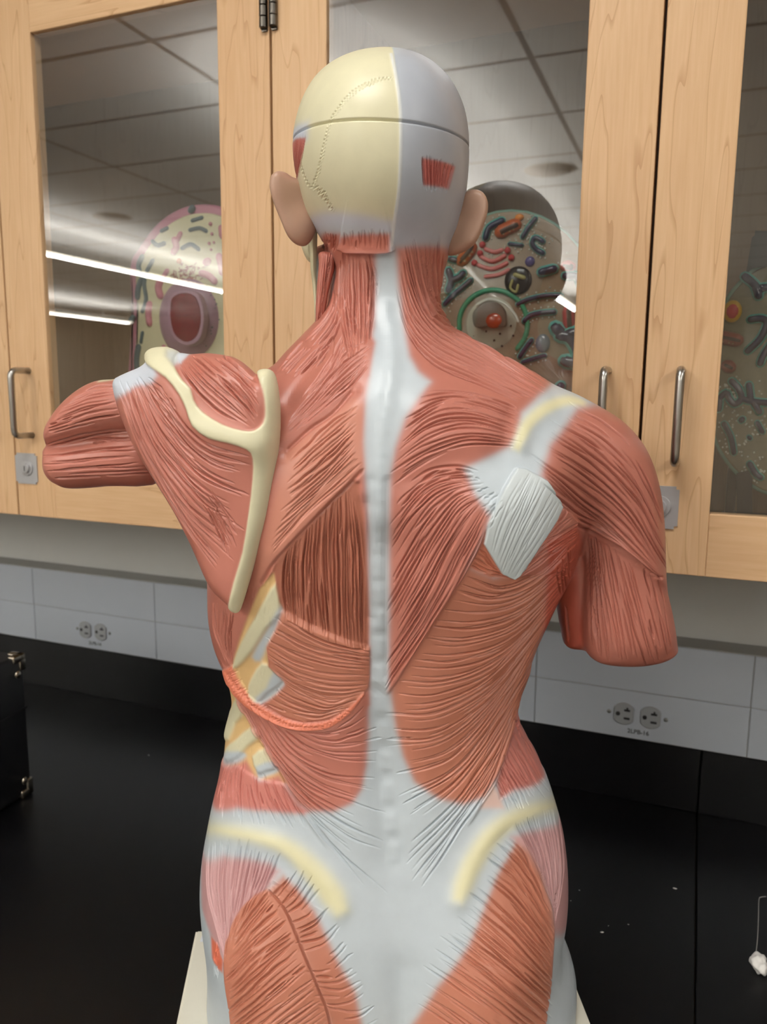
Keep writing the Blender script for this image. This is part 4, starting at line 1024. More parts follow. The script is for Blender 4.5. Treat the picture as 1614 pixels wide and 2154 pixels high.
# teres group by the armpit
ch.fill([(1185, 1066), (1215, 1098), (1212, 1140), (1190, 1200), (1110, 1210), (1076, 1214), (1100, 1198), (1160, 1110)], MUS, 0.0012, 23, 0.0012, 0.0010, n=1)
ch.fill([(1012, 1140), (1022, 1110), (1066, 1200), (1070, 1216), (1030, 1214), (984, 1192)], (186, 112, 88), 0.0010, 23, n=1)
ch.fibres([[(1080, 1218), (1130, 1190), (1212, 1128)], [(1092, 1206), (1140, 1150), (1212, 1104)], [(1110, 1190), (1150, 1120), (1190, 1072)]], 14, 0.0013, 0.0017, (0, 1), .05, 1.2, .2, .3)
ch.fibres([[(985, 1195), (1040, 1212), (1070, 1214)], [(1010, 1150), (1035, 1185), (1060, 1205)]], 8, 0.0012, 0.0012)
# trapezius, right
TRAP = [(833, 521), (936, 521), (960, 521), (960, 600), (945, 640), (985, 672), (1060, 720), (1120, 755), (1170, 800), (1135, 832), (1098, 868), (1088, 915), (1072, 940), (1020, 965), (978, 985), (1000, 1040), (1032, 1086),
        (1012, 1145), (975, 1215), (900, 1330), (842, 1428), (820, 1456), (819, 1300), (818, 1100), (821, 1000), (832, 940), (852, 880), (880, 838), (906, 803), (880, 782), (862, 750), (850, 690), (838, 600)]
ch.fill(TRAP, MUS, 0.0025, 24, n=1)
ch.step([(812, 1464), (842, 1428), (900, 1330), (975, 1215), (1012, 1145), (1032, 1088), (1045, 1050)], (900, 1100), 0.0030, 0.0012, 0.025)
ch.fibres([[(838, 650), (866, 722), (920, 775), (1010, 812), (1095, 848)], [(845, 570), (868, 655), (922, 715), (1020, 768), (1130, 832)], [(862, 525), (880, 600), (912, 668), (1000, 720), (1140, 812)], [(895, 524), (905, 600), (935, 662), (1010, 702), (1155, 800)],
           [(934, 522), (928, 600), (942, 648), (1020, 690), (1165, 790)]], 44, 0.0015, 0.0021, (-.02, .98), 0.05, 1.4, .4, .35)
ch.fibres([[(900, 815), (960, 818), (1030, 832), (1090, 858)], [(862, 880), (930, 842), (1010, 850), (1090, 880)], [(846, 940), (900, 892), (980, 876), (1086, 905)], [(836, 985), (900, 948), (990, 918), (1082, 930)], [(836, 1020), (900, 975), (980, 945), (1070, 945)]], 27, 0.0012, 0.0014, (0.0, 1), 0.08, 1.4, .45, .4)
ch.fibres([[(838, 1035), (900, 990), (960, 978), (1002, 988)], [(826, 1140), (870, 1072), (920, 1025), (990, 1010)], [(826, 1280), (895, 1155), (958, 1062), (1005, 1040)], [(824, 1390), (895, 1275), (958, 1150), (1015, 1062)], [(822, 1448), (900, 1330), (978, 1200), (1030, 1090)]], 46, 0.0013, 0.0016, (0.0, 1.0), 0.09, 1.6, .55, .5)
ch.line([(822, 1452), (842, 1426), (900, 1328), (976, 1212), (1014, 1142), (1032, 1088)], 0.0016, 0.0012)
# spine of the right shoulder blade
ch.band([(1086, 946), (1098, 918), (1114, 888), (1150, 858), (1196, 842), (1232, 850)], [14, 22, 24, 24, 20, 10], CREST, 0.0024, 1.0, 0.0, 25)
ch.fibres([[(1000, 1000), (960, 990)], [(1050, 1040), (1020, 1075)], [(1060, 1060), (1030, 1110)]], 11, 0.0010, 0.0008)
# arm, right
ch.fill([(1215, 858), (1190, 895), (1158, 935), (1148, 965), (1138, 1000), (1170, 1058), (1215, 1100), (1180, 1130), (1140, 1180), (1150, 1420), (1460, 1440), (1460, 1000), (1320, 860), (1250, 850)], MUS, 0.0030, 26, n=1)
ch.fill([(1300, 1160), (1370, 1212), (1398, 1225), (1450, 1300), (1450, 1430), (1205, 1430), (1225, 1330), (1226, 1200), (1222, 1112), (1260, 1130)], MUS, 0.001, 27, n=1)
ch.fill([(1150, 1140), (1212, 1105), (1226, 1140), (1230, 1330), (1230, 1400), (1150, 1400)], (170, 84, 66), 0.0015, 28, n=1)
ch.fibres([[(1225, 862), (1290, 902), (1348, 965), (1384, 1050)], [(1190, 900), (1262, 948), (1340, 1030), (1392, 1130)], [(1155, 955), (1240, 1008), (1330, 1090), (1394, 1195)], [(1146, 1000), (1210, 1055), (1290, 1118), (1378, 1202)], [(1168, 1055), (1225, 1095), (1300, 1142), (1375, 1206)]], 31, 0.0013, 0.0015, (-.06, 1), 0.08, 1.6, .45, .45)
ch.fibres([[(1236, 1130), (1234, 1230), (1242, 1355)], [(1262, 1140), (1275, 1250), (1300, 1388)], [(1310, 1170), (1340, 1275), (1372, 1385)], [(1388, 1222), (1402, 1280), (1414, 1360)]], 31, 0.0013, 0.0015, (0.0, 1.0), 0.08, 1.5, .4, .4)
ch.fibres([[(1172, 1200), (1192, 1355)], [(1200, 1150), (1215, 1358)]], 7, 0.0013, 0.0013)
ch.line([(1214, 1104), (1262, 1130), (1320, 1166), (1372, 1208), (1396, 1216)], 0.0022, 0.0030)
# grey-white tendon flap
ch.fill([(1086, 986), (1104, 988), (1150, 1012), (1180, 1063), (1168, 1092), (1130, 1150), (1102, 1198), (1080, 1215), (1056, 1206), (1018, 1142), (1026, 1100), (1060, 1030)], FLAP, 0.0004, 29, 0.0040, 0.0008, n=1)
ch.fibres([[(1100, 1000), (1055, 1080), (1034, 1150)], [(1130, 1010), (1090, 1100), (1055, 1190)], [(1172, 1065), (1125, 1140), (1082, 1205)]], 22, 0.0009, 0.0006, (0, 1), .05, 1.2, .3, .2)
# ---- pelvis
ch.band([(432, 1740), (490, 1750), (560, 1765), (612, 1788), (662, 1835), (700, 1885), (720, 1922)], [18, 24, 28, 34, 46, 50, 26], CREST, 0.0042, 1.0, 0.0, 30)
ch.band([(1180, 1688), (1130, 1702), (1075, 1725), (1030, 1762), (995, 1815), (974, 1864), (963, 1896)], [18, 26, 32, 38, 40, 38, 20], CREST, 0.0042, 1.0, 0.0, 31)
ch.fill([(425, 1790), (470, 1800), (520, 1806), (565, 1815), (588, 1832), (560, 1874), (535, 1897), (512, 1940), (492, 2000), (480, 2034), (455, 1990), (425, 1910)], MUS_P, 0.0028, 32, n=1)
ch.fibres([[(436, 1775), (436, 1880), (470, 2010)], [(470, 1780), (466, 1880), (478, 2010)], [(530, 1775), (510, 1860), (486, 1990)], [(590, 1800), (562, 1862), (520, 1930)]], 30, 0.0014, 0.0019, (0, 1), .08, 1.2, .3, .4)
ch.fill([(1075, 1760), (1110, 1750), (1150, 1740), (1215, 1735), (1215, 1880), (1195, 1960), (1160, 1965), (1156, 1900), (1130, 1840), (1098, 1790)], MUS_P, 0.0028, 33, n=1)
ch.fibres([[(1085, 1735), (1120, 1810), (1155, 1900)], [(1125, 1725), (1150, 1810), (1164, 1930)], [(1178, 1715), (1186, 1820), (1168, 1950)]], 26, 0.0012, 0.0016, (0, 1), .08, 1.0, .3, .4)
ch.fill([(596, 1842), (625, 1868), (662, 1915), (690, 1975), (716, 2030), (748, 2085), (762, 2154), (800, 2330), (700, 2330), (690, 2154), (650, 2050), (610, 1950), (566, 1870)], MUS_O, 0.0026, 34, n=1)
ch.fill([(563, 1868), (602, 1912), (640, 2005), (670, 2080), (695, 2154), (720, 2330), (500, 2330), (490, 2154), (477, 2060), (476, 2000), (486, 1958), (510, 1908)], MUS_O, 0.0008, 35, n=2)
ch.step([(575, 1850), (563, 1868), (510, 1908), (486, 1958), (476, 2000), (477, 2060), (490, 2154), (500, 2330), (500, 2420)], (600, 2100), 0.0042, 0.0014, 0.04)
ch.fibres([[(566, 1872), (530, 1918), (500, 1965)], [(604, 1950), (545, 2000), (484, 2065)], [(645, 2050), (565, 2110), (490, 2165)], [(690, 2150), (590, 2215), (500, 2270)]], 44, 0.0014, 0.0016, (0, 1), .05, 1.5, .35, .25)
ch.fibres([[(628, 1800), (600, 1850), (578, 1880)], [(668, 1862), (640, 1900), (606, 1925)], [(712, 1950), (680, 1985), (634, 2000)], [(758, 2060), (715, 2080), (664, 2075)], [(800, 2150), (760, 2170), (692, 2160)]], 30, 0.0013, 0.0015, (0, 1), .10, 1.2, .2, .4)
ch.line([(563, 1866), (600, 1912), (640, 2008), (670, 2080), (695, 2154), (720, 2330)], 0.0012, 0.0030)
ch.fill([(1085, 1768), (1108, 1790), (1135, 1835), (1156, 1900), (1163, 1960), (1160, 2010), (1156, 2080), (1146, 2154), (1140, 2330), (850, 2330), (868, 2154), (920, 2075), (985, 1990), (1015, 1920), (1045, 1840)], MUS_O, 0.0026, 36, n=1)
ch.step([(1080, 1735), (1112, 1785), (1138, 1830), (1158, 1900), (1163, 1960), (1160, 2010), (1155, 2080), (1146, 2154), (1140, 2330), (1140, 2420)], (1050, 2000), 0.0036, 0.0014, 0.04)
ch.fibres([[(1065, 1752), (1105, 1800), (1150, 1900)], [(1018, 1832), (1085, 1890), (1158, 1990)], [(965, 1935), (1050, 2000), (1155, 2095)], [(920, 2015), (1015, 2080), (1140, 2175)], [(868, 2110), (970, 2180), (1110, 2280)]], 54, 0.0013, 0.0016, (0, 1), .07, 1.4, .35, .3)
ch.fill([(444, 1968), (456, 1984), (470, 2022), (468, 2046), (456, 2036), (446, 2015)], (206, 110, 84), 0.0012, 37, n=1)
ch.fibres([[(450, 1975), (450, 2050)], [(462, 1995), (458, 2055)]], 4, 0.001, 0.0012)
# cut line of the skull cap follows a level plane through the skull
ch.rasterise()
print('body verts', len(V))
C, H, ID = ch.sample(V)
N = grad(f_body, V); N /= np.linalg.norm(N, axis=1)[:, None] + 1e-9
wgt = np.clip((0.42 - N[:, 1]) / 0.4, 0, 1)
head = (V[:, 2] > 0.10) & (V[:, 1] < .9)
cutz = 0.1945 + (V[:, 1] - .600) * 0.10 - 0.03 * (V[:, 0] - .0)
dz = V[:, 2] - cutz
H = H * wgt - np.where(head, 0.0022 * np.exp(-0.5 * (dz / 0.00055) ** 2), 0)
ID = ID.copy()
ID[(V[:, 2] > 0.13) & (ID != 3) & (ID != 4)] = 2
ID[head & (dz > 0)] = 1
fr_ = N[:, 1] > 0.30; ID[fr_] = np.where(V[fr_][:, 2] > 0.13, np.where(dz[fr_] > 0, 1, 2), 0)
V0 = V
V = V + N * H[:, None]
PARTS = {0: ('body', 'white fascia, spine and front of the torso', None), 1: ('skull_cap', 'removable top of the skull, cream left half, grey right half', None), 2: ('skull', 'back of the head, cream left half, grey right half', None),
         3: ('temple_muscle', 'red muscle strip at the left temple', None), 4: ('scalp_muscle', 'small red striped patch on the grey half of the head', None), 5: ('neck_muscle', 'short red stump under the left ear', None),
         6: ('neck_muscle', 'red muscles of the left neck and flank', None), 7: ('back_muscle', 'slanting band between spine and left shoulder blade', None), 8: ('back_muscle', 'upper slanting band at the left of the neck root', None),
         9: ('neck_muscle', 'thick red block cut off under the skull', None), 10: ('rib_muscle', 'tan tissue between the ribs', None), 11: ('rib', 'uppermost cream rib', None), 12: ('rib', 'cream rib above the cut rim', None),
         13: ('rib', 'cream rib at the left edge', None), 14: ('rib', 'cream rib below the cut rim', None), 15: ('rib', 'lowest cream rib stub', None), 16: ('back_muscle', 'brown-red upright fibres beside the spine', None),
         17: ('back_muscle', 'red fibres curving out from the spine above the cut rim', None), 18: ('back_muscle', 'broad red fan at the lower left back', None), 19: ('cut_rim', 'bright red cut edge curving across the left back', None),
         20: ('flank_muscle', 'red fibres above the left hip', None), 21: ('back_muscle', 'broad red fan of the right back', None), 22: ('flank_muscle', 'red fibres above the right hip', None), 23: ('shoulder_muscle', 'red bundles below the right armpit', None),
         24: ('trapezius_muscle', 'red muscle from neck to right shoulder and down the spine', None), 25: ('bone_ridge', 'yellow ridge on the right shoulder', None), 26: ('shoulder_muscle', 'red cap of the right shoulder', None),
         27: ('upper_arm', 'red right arm stump', None), 28: ('arm_muscle', 'dark red inner muscle of the right arm', None), 29: ('tendon_flap', 'grey-white flap below the right shoulder', None), 30: ('bone_ridge', 'yellow ridge over the left hip', None),
         31: ('bone_ridge', 'yellow ridge over the right hip', None), 32: ('hip_muscle', 'pink muscle at the left hip', None), 33: ('hip_muscle', 'pink muscle at the right hip', None), 34: ('buttock_muscle', 'inner strip of the left buttock', None),
         35: ('buttock_muscle', 'removable left buttock muscle', None), 36: ('buttock_muscle', 'right buttock muscle', None), 37: ('hip_muscle', 'small orange-red slip below the left hip', None)}
mesh_parts(V, F, C, ID, PARTS, torso, m_model, lambda i: np.where(V0[i][:, 2] > 0.12, 2, 0))

# ---- left shoulder blade
V, F, _n = dense(f_scap, (-.31, .54, -.25), (-.05, .74, .06), 0.0041)
ch = Chart(f_scap, (-.32, -.26), (-.05, .08), MUS)
ch.fill([(225, 790), (262, 770), (330, 735), (330, 790), (318, 806), (285, 812), (262, 828), (244, 838), (225, 840)], (206, 213, 224), 0.0022, 1, n=1)
ch.fill([(360, 725), (400, 735), (420, 742), (398, 752), (380, 768), (355, 750)], (206, 213, 222), 0.0020, 1, n=1)
ch.fill([(404, 720), (440, 725), (600, 730), (552, 792), (556, 850), (558, 885), (540, 905), (510, 905), (470, 892), (432, 866), (412, 836), (402, 812), (384, 790), (376, 768), (392, 752)], MUS, 0.0014, 2, n=1)
SB = [(312, 768), (306, 748), (318, 734), (352, 731), (376, 737), (366, 748), (364, 762), (372, 782), (386, 802), (402, 818), (408, 842), (428, 868), (470, 894), (510, 906), (535, 906), (553, 890), (557, 860), (552, 820), (543, 784), (556, 775), (574, 783),
      (590, 810), (598, 860), (596, 905), (590, 950), (580, 1010), (570, 1080), (550, 1150), (530, 1220), (512, 1278), (497, 1290), (482, 1276), (492, 1225), (511, 1160), (524, 1080), (532, 1010), (532, 962), (519, 944), (480, 931), (440, 921),
      (406, 896), (393, 862), (378, 830), (350, 795)]
ch.fill(SB, BONE, 0.0004, 3, 0.0022, 0.0012, n=2)
ch.fill([(352, 738), (376, 738), (372, 756), (366, 770), (350, 752)], (196, 200, 196), 0.0016, 3, -0.002, 0.002, n=1)
ch.fibres([[(335, 808), (372, 868), (430, 930), (520, 955)], [(300, 808), (350, 892), (430, 975), (520, 1010)], [(282, 812), (335, 930), (420, 1030), (512, 1085)], [(262, 822), (312, 950), (400, 1085), (492, 1165)], [(250, 832), (300, 960), (390, 1115), (466, 1225)]], 44, 0.0014, 0.0017, (0.0, .96), .07, 1.8, .5, .5)
ch.fibres([[(320, 800), (352, 830), (385, 880)], [(300, 806), (330, 850), (372, 905)]], 8, 0.0012, 0.0012)
ch.fibres([[(450, 1030), (480, 1075), (505, 1110)], [(425, 1060), (460, 1130), (480, 1190)]], 9, 0.0013, 0.0013)
ch.fibres([[(376, 766), (408, 815), (465, 870), (515, 895)], [(395, 752), (445, 800), (500, 850), (532, 888)], [(430, 746), (480, 780), (520, 820), (548, 860)], [(480, 750), (510, 775), (545, 808)]], 20, 0.0014, 0.0018, (0.02, .97), .08, 1.6, .45, .4)
ch.rasterise()
C, H, ID = ch.sample(V)
N = grad(f_scap, V); N /= np.linalg.norm(N, axis=1)[:, None] + 1e-9
V = V + N * (H * np.clip((0.42 - N[:, 1]) / 0.4, 0, 1))[:, None]
mesh_parts(V, F, C, ID, {0: ('shoulder_muscle', 'red fan of fibres on the left shoulder blade', None), 1: ('shoulder_capsule', 'white sinew at the left shoulder top', None),
                         2: ('shoulder_muscle', 'red muscle above the bone ridge', None), 3: ('shoulder_blade', 'cream bone ridge and inner edge', None)}, torso, m_model)

# ---- left upper-arm stump
V, F, _n = dense(f_larm, (-.35, .60, -.12), (-.16, .80, .06), 0.0041)
ch = Chart(f_larm, (-.36, -.20), (-.12, .08), MUS)
ch.fill([(190, 780), (260, 775), (260, 796), (205, 804)], BONE, 0.0008, 1, n=1)
ch.fibres([[(250, 803), (200, 808), (150, 838)], [(250, 830), (180, 842), (120, 868)], [(252, 855), (180, 868), (104, 895)], [(262, 880), (190, 892), (102, 915)]], 17, 0.0013, 0.0015, (0.03, .96), .08, 1.0, .3, .5)
ch.fibres([[(270, 895), (190, 905), (108, 932)], [(282, 935), (200, 938), (101, 950)], [(290, 965), (200, 975), (102, 985)], [(310, 1005), (220, 1008), (120, 1012)]], 15, 0.0014, 0.0016, (0.0, 1.0), .08, 1.2, .3, .5)
ch.rasterise()
C, H, ID = ch.sample(V)
N = grad(f_larm, V); N /= np.linalg.norm(N, axis=1)[:, None] + 1e-9
V = V + N * (H * np.clip((0.42 - N[:, 1]) / 0.4, 0, 1))[:, None]
mesh_parts(V, F, C, ID, {0: ('upper_arm', 'red left arm stump', None), 1: ('collar_bone', 'thin cream strip on top of the left arm stump', None)}, torso, m_model)

# ---- ears, sternomastoid, jaw
def small(name, vols, ks, base, label, h=0.003, paint=None, fine=1, pid=None):
    f = union(vols, ks)
    P = np.concatenate([v.P if isinstance(v, Vol) else np.array([[p[0][0], p[0][2]] for p in v.pts]) for v in vols])
    lo = (P[:, 0].min() - .03, .58, P[:, 1].min() - .03); hi = (P[:, 0].max() + .03, .79, P[:, 1].max() + .03)
    V, F, _n = dense(f, lo, hi, h, fine)
    c = Chart(f, (lo[0], lo[2]), (hi[0], hi[2]), base)
    if paint: paint(c); c.rasterise()
    C, H, ID = c.sample(V); N = grad(f, V); N /= np.linalg.norm(N, axis=1)[:, None] + 1e-9
    V = V + N * (H * np.clip((0.42 - N[:, 1]) / 0.4, 0, 1))[:, None]
    return mesh_parts(V, F, C, ID * 0, {0: (name, label, None)}, torso, m_model)
EAR = (176, 142, 122)
earL = [(568, 374), (573, 365), (585, 360), (600, 363), (615, 373), (628, 378), (645, 385), (668, 420), (672, 470), (660, 500), (651, 513), (640, 519), (622, 514), (605, 496), (590, 462), (575, 425), (567, 395)]
earR = [(975, 408), (988, 401), (1003, 399), (1018, 405), (1027, 422), (1027, 445), (1016, 480), (1000, 512), (980, 528), (960, 537), (940, 538), (925, 500), (940, 440), (955, 415)]
def ear(outline, yc, label):
    v = Vol(outline, yc, 0.013, 0.009, 0.010, n=3, soft=2)
    f = union([v], [])
    v.bulge(ridge(f, outline[2:9] if outline is earL else outline[1:8], .0045, 0.0028) + ridge(f, [(sum(p[0] for p in outline) / len(outline), sum(p[1] for p in outline) / len(outline))], .009, -0.0022))
    small('ear', [v], [], EAR, label, 0.003)
ear(earL, lambda x, z: np.interp(x, [-.105, -.06], [.668, .700]), 'brown left ear')
ear(earR, lambda x, z: np.interp(x, [.055, .09], [.700, .672]), 'brown right ear')
scm = Vol([(672, 531), (703, 532), (707, 545), (703, 570), (692, 610), (685, 650), (678, 690), (666, 700), (664, 650), (668, 590), (671, 555)], 0.690, 0.008, 0.010, 0.012, n=3, soft=2)
def p_scm(c):
    c.fibres([[(677, 534), (674, 600), (668, 690)], [(702, 536), (690, 600), (678, 670)]], 8, 0.0011, 0.0013, (0, 1), .04, .8, .2, .3)
small('neck_muscle', [scm], [], (176, 106, 92), 'slim red strap left of the neck', 0.003, p_scm, 2)
jaw = Vol([(646, 470), (664, 474), (668, 500), (666, 560), (669, 620), (670, 690), (664, 690), (660, 620), (654, 570), (651, 520)], 0.712, 0.005, 0.006, 0.006, n=2, soft=1)
small('jaw_bone', [jaw], [], (222, 218, 182), 'thin cream bone strip behind the left ear', 0.0024)
jaw2 = Vol([(632, 500), (660, 500), (662, 548), (650, 550), (640, 535)], 0.735, 0.008, 0.010, 0.02, n=2, soft=1)
small('jaw_bone', [jaw2], [], (206, 200, 166), 'cream jaw corner under the left ear', 0.003)

# ---- display board with its sticker
m_board = mat('board_cream', (232, 229, 214), 0.5, noise_amt=0.02, noise_scale=200)
def Hl(p):                                   # world point -> model axes
    v = Vector(p) - torso.location; c, s = math.cos(-THETA), math.sin(-THETA)
    return Vector((c * v.x - s * v.y, s * v.x + c * v.y, v.z))
bt = 0.024
fl = Hl(on_height(415, 1940, COUNTER_Z + bt)); fr_ = Hl(on_height(1190, 2012, COUNTER_Z + bt)); nl = Hl(on_height(370, 2154, COUNTER_Z + bt)); nr_ = Hl(on_height(1246, 2154, COUNTER_Z + bt))
dl = (nl - fl).normalized(); dr = (nr_ - fr_).normalized()
yf = fl.y
c1 = fl; c2 = fr_ + dr * ((yf + 0.02 - fr_.y) / dr.y); c2.y = yf
c3 = fr_ + dr * ((-0.21 - fr_.y) / dr.y); c4 = fl + dl * ((-0.21 - fl.y) / dl.y)
bm = bmesh.new()
lo_ = [bm.verts.new((p.x, p.y, 0.0)) for p in (c1, c4, c3, c2)]; hi_ = [bm.verts.new((p.x, p.y, bt)) for p in (c1, c4, c3, c2)]
bm.faces.new(lo_[::-1]); bm.faces.new(hi_)
for i in range(4): bm.faces.new((lo_[i], lo_[(i + 1) % 4], hi_[(i + 1) % 4], hi_[i]))
bmesh.ops.bevel(bm, geom=[e for e in bm.edges if abs(e.verts[0].co.z - e.verts[1].co.z) > 0.01], offset=0.012, segments=5, affect='EDGES')
bmesh.ops.bevel(bm, geom=[e for e in bm.edges if e.verts[0].co.z > bt - 1e-5 and e.verts[1].co.z > bt - 1e-5], offset=0.003, segments=3, affect='EDGES')
board = obj('base_board', bm, m_board, torso, angle=40, label='cream board')
sc_ = Hl(on_height(432, 1965, COUNTER_Z + bt))
st = obj('sticker', box_bm((sc_.x - 0.003, sc_.y - 0.012, bt - 0.0002), (sc_.x + 0.034, sc_.y + 0.020, bt + 0.0004)), mat('sticker_paper', (226, 230, 238), 0.4), board, smooth=False, label='white paper sticker')
obj('printed_band', box_bm((sc_.x - 0.0005, sc_.y - 0.0085, bt + 0.0004), (sc_.x + 0.034, sc_.y - 0.0045, bt + 0.0006)), mat('sticker_blue', (84, 116, 190), 0.4), st, smooth=False, label='blue printed band')
obj('printed_band', box_bm((sc_.x - 0.0015, sc_.y + 0.000, bt + 0.0004), (sc_.x + 0.0035, sc_.y + 0.018, bt + 0.0006)), mat('sticker_dark', (58, 60, 62), 0.4), st, smooth=False, label='dark printed bar')

# ================================================================ cell models in the cabinets, case, scraps
def wp(px, py, Y):
    v = on_wall_plane(px, py, Y); return v
def plate_bm(outline, Y, thick, bevel=0.003, n=5, scale_to=None):
    """outline in pixels, set on the plane Y, given thickness away from the viewer and a rounded front edge"""
    P = [wp(x, y, Y) for x, y in (smooth_poly(outline, n) if n > 1 else outline)]
    bm = bmesh.new(); c = sum(P, Vector()) / len(P)
    def inset(d):
        out = []
        for i, p in enumerate(P):
            t = (P[(i + 1) % len(P)] - P[i - 1]); t.y = 0; t.normalize(); nrm = Vector((-t.z, 0, t.x))
            if nrm.dot(c - p) < 0 and len(P) < 9: nrm = -nrm
            out.append(p + nrm * d * SG)
        return out
    ar = sum(P[i].x * P[(i + 1) % len(P)].z - P[(i + 1) % len(P)].x * P[i].z for i in range(len(P)))
    SG = 1 if ar > 0 else -1
    rings = []
    for k in range(4):
        a = k / 3 * math.pi / 2
        rings.append([Vector((q.x, Y + bevel * (1 - math.sin(a)) , q.z)) for q in inset(bevel * (1 - math.cos(a)))])
    rings.insert(0, [Vector((q.x, Y + thick, q.z)) for q in P])
    vr = [[bm.verts.new(q) for q in r] for r in rings]; n_ = len(P)
    for A, B_ in zip(vr, vr[1:]):
        for i in range(n_): bm.faces.new((A[i], A[(i + 1) % n_], B_[(i + 1) % n_], B_[i]))
    bm.faces.new(vr[-1]); bm.faces.new(vr[0][::-1])
    bmesh.ops.triangulate(bm, faces=[f for f in bm.faces if len(f.verts) > 4])
    bmesh.ops.recalc_face_normals(bm, faces=list(bm.faces))
    return bm
def worm_bm(pts, Y, r, bm=None, flat=0.8, n=4, seg=12):
    """rounded sausage along a pixel polyline, radius in metres"""
    c = smooth_poly(pts, n, False) if len(pts) > 2 else np.array([np.array(pts[0]) + (np.array(pts[1]) - np.array(pts[0])) * t for t in np.linspace(0, 1, 5)])
    P = [wp(x, y, Y) for x, y in c]
    d0 = (P[0] - P[1]).normalized(); d1 = (P[-1] - P[-2]).normalized()
    path = [P[0] + d0 * r * 0.98, P[0] + d0 * r * 0.7] + P + [P[-1] + d1 * r * 0.7, P[-1] + d1 * r * 0.98]
    rad = [r * 0.15, r * 0.7] + [r] * len(P) + [r * 0.7, r * 0.15]
    return tube_bm(path, rad, seg, bm)
def ball_bm(px, py, Y, r, bm=None, sy=1.0, sz=1.0, seg=12):
    bm = bm or bmesh.new()
    bmesh.ops.create_uvsphere(bm, u_segments=seg, v_segments=max(6, seg * 2 // 3), radius=r, matrix=Matrix.Translation(wp(px, py, Y)) @ Matrix.Diagonal((1, sy, sz, 1)))
    return bm
PXM = lambda px, py, Y: (wp(px + 1, py, Y) - wp(px, py, Y)).length
def tobj(name, bm, m, t, **kw):
    bm.transform(Matrix.Translation(-t.location)); return obj(name, bm, m, t, angle=50, **kw)
def sub(name, bm, m, t, par, **kw):
    bm.transform(Matrix.Translation(-t.location)); o = obj(name, bm, m, par, angle=50, **kw); return o

SH = CAM_Z + (CZ0 - CAM_Z + 0.019) * KC + 0.0003                    # cabinet floor
# ---- left: pink and cream animal-cell model
Y1 = 1.03
t = empty('cell_model', (wp(430, 600, Y1).x, Y1 + 0.02, SH), label='cream cell model with pink rim and dark red nucleus, behind the left glass door', cat='anatomical model')
pink = mat('cell_pink', (196, 128, 148), 0.35); cream = mat('cell_cream', (222, 214, 176), 0.4, noise_amt=0.04, noise_scale=80); teal = mat('cell_slate', (76, 98, 104), 0.35)
rose = mat('cell_rose', (206, 128, 142), 0.35); wine = mat('cell_wine', (112, 12, 28), 0.25, noise_amt=0.3, noise_scale=120); mauve = mat('cell_mauve', (176, 138, 156), 0.4, noise_amt=0.15, noise_scale=90)
outl = [(272, 1010), (262, 900), (268, 760), (275, 660), (271, 560), (290, 520), (330, 468), (380, 436), (430, 428), (470, 436), (520, 462), (566, 520), (592, 620), (600, 740), (590, 900), (560, 1010)]
tobj('cell_rim', plate_bm(outl, Y1, 0.05, 0.006), pink, t, label='pink outer rim')
inn = [(x + (430 - x) * 0.085, y + (740 - y) * 0.062) for x, y in outl]
fc = tobj('cell_face', plate_bm(inn, Y1 - 0.004, 0.03, 0.003), cream, t, label='cream cut face')
# nucleus
nb = ball_bm(405, 672, Y1 + 0.006, PXM(405, 672, Y1) * 66, None, 0.55, 1.10, 40)
nu = tobj('nucleus', nb, mauve, t, label='mauve speckled nucleus shell')
sub('nucleus_rim', plate_bm([(352, 640), (356, 622), (372, 612), (396, 610), (416, 620), (426, 646), (428, 680), (420, 712), (400, 726), (380, 724), (362, 708), (353, 680)], Y1 - 0.034, 0.012, 0.0015), mauve, t, nu)
sub('nucleus_core', plate_bm([(358, 644), (362, 627), (376, 618), (395, 617), (411, 626), (420, 650), (421, 680), (413, 706), (397, 718), (382, 716), (367, 702), (359, 676)], Y1 - 0.0352, 0.01, 0.001), wine, t, nu, label='dark red nucleus opening')
dots = bmesh.new()
for _k in range(60):
    a_, e_ = rnd.uniform(-1.2, 1.2), rnd.uniform(-1.3, 1.3)
    x_ = 405 + 64 * math.sin(a_) * math.cos(e_); y_ = 672 + 70 * math.sin(e_)
    if 350 < x_ < 430 and 608 < y_ < 730: continue
    d2 = 1 - ((x_ - 405) / 66) ** 2 - ((y_ - 672) / 72.6) ** 2
    if d2 > 0: ball_bm(x_, y_, Y1 + 0.006 - 0.55 * PXM(405, 672, Y1) * 66 * math.sqrt(d2), 0.0011, dots, 1, 1, 6)
sub('pore', dots, teal, t, nu, kind='stuff')
for pts, r in (([(300, 540), (292, 560), (298, 580)], .0042), ([(322, 548), (308, 575), (304, 600), (308, 630), (300, 655)], .0034), ([(297, 590), (292, 606), (290, 625)], .0048), ([(322, 508), (332, 516), (346, 512)], .0036),
               ([(384, 522), (402, 514), (418, 524)], .0034), ([(400, 484), (420, 480), (434, 486)], .003), ([(405, 464), (425, 458)], .003), ([(292, 730), (288, 760), (290, 790)], .005), ([(300, 700), (297, 720)], .003), ([(340, 486), (352, 480)], .003)):
    tobj('organelle', worm_bm(pts, Y1 - 0.004, r), teal, t, label='slate-blue organelle')
for pts, r in (([(368, 505), (372, 520), (366, 530)], .0055), ([(380, 492), (374, 505)], .004), ([(338, 590), (334, 606), (338, 622)], .006), ([(315, 640), (313, 660), (315, 680)], .0055), ([(425, 575), (440, 580), (452, 592)], .0055), ([(434, 552), (438, 550)], .006),
               ([(352, 570), (345, 582)], .004), ([(462, 540), (466, 556), (468, 572)], .006), ([(466, 480), (468, 496)], .005), ([(345, 730), (346, 745)], .004)):
    tobj('organelle', worm_bm(pts, Y1 - 0.004, r), rose, t, label='pink organelle')
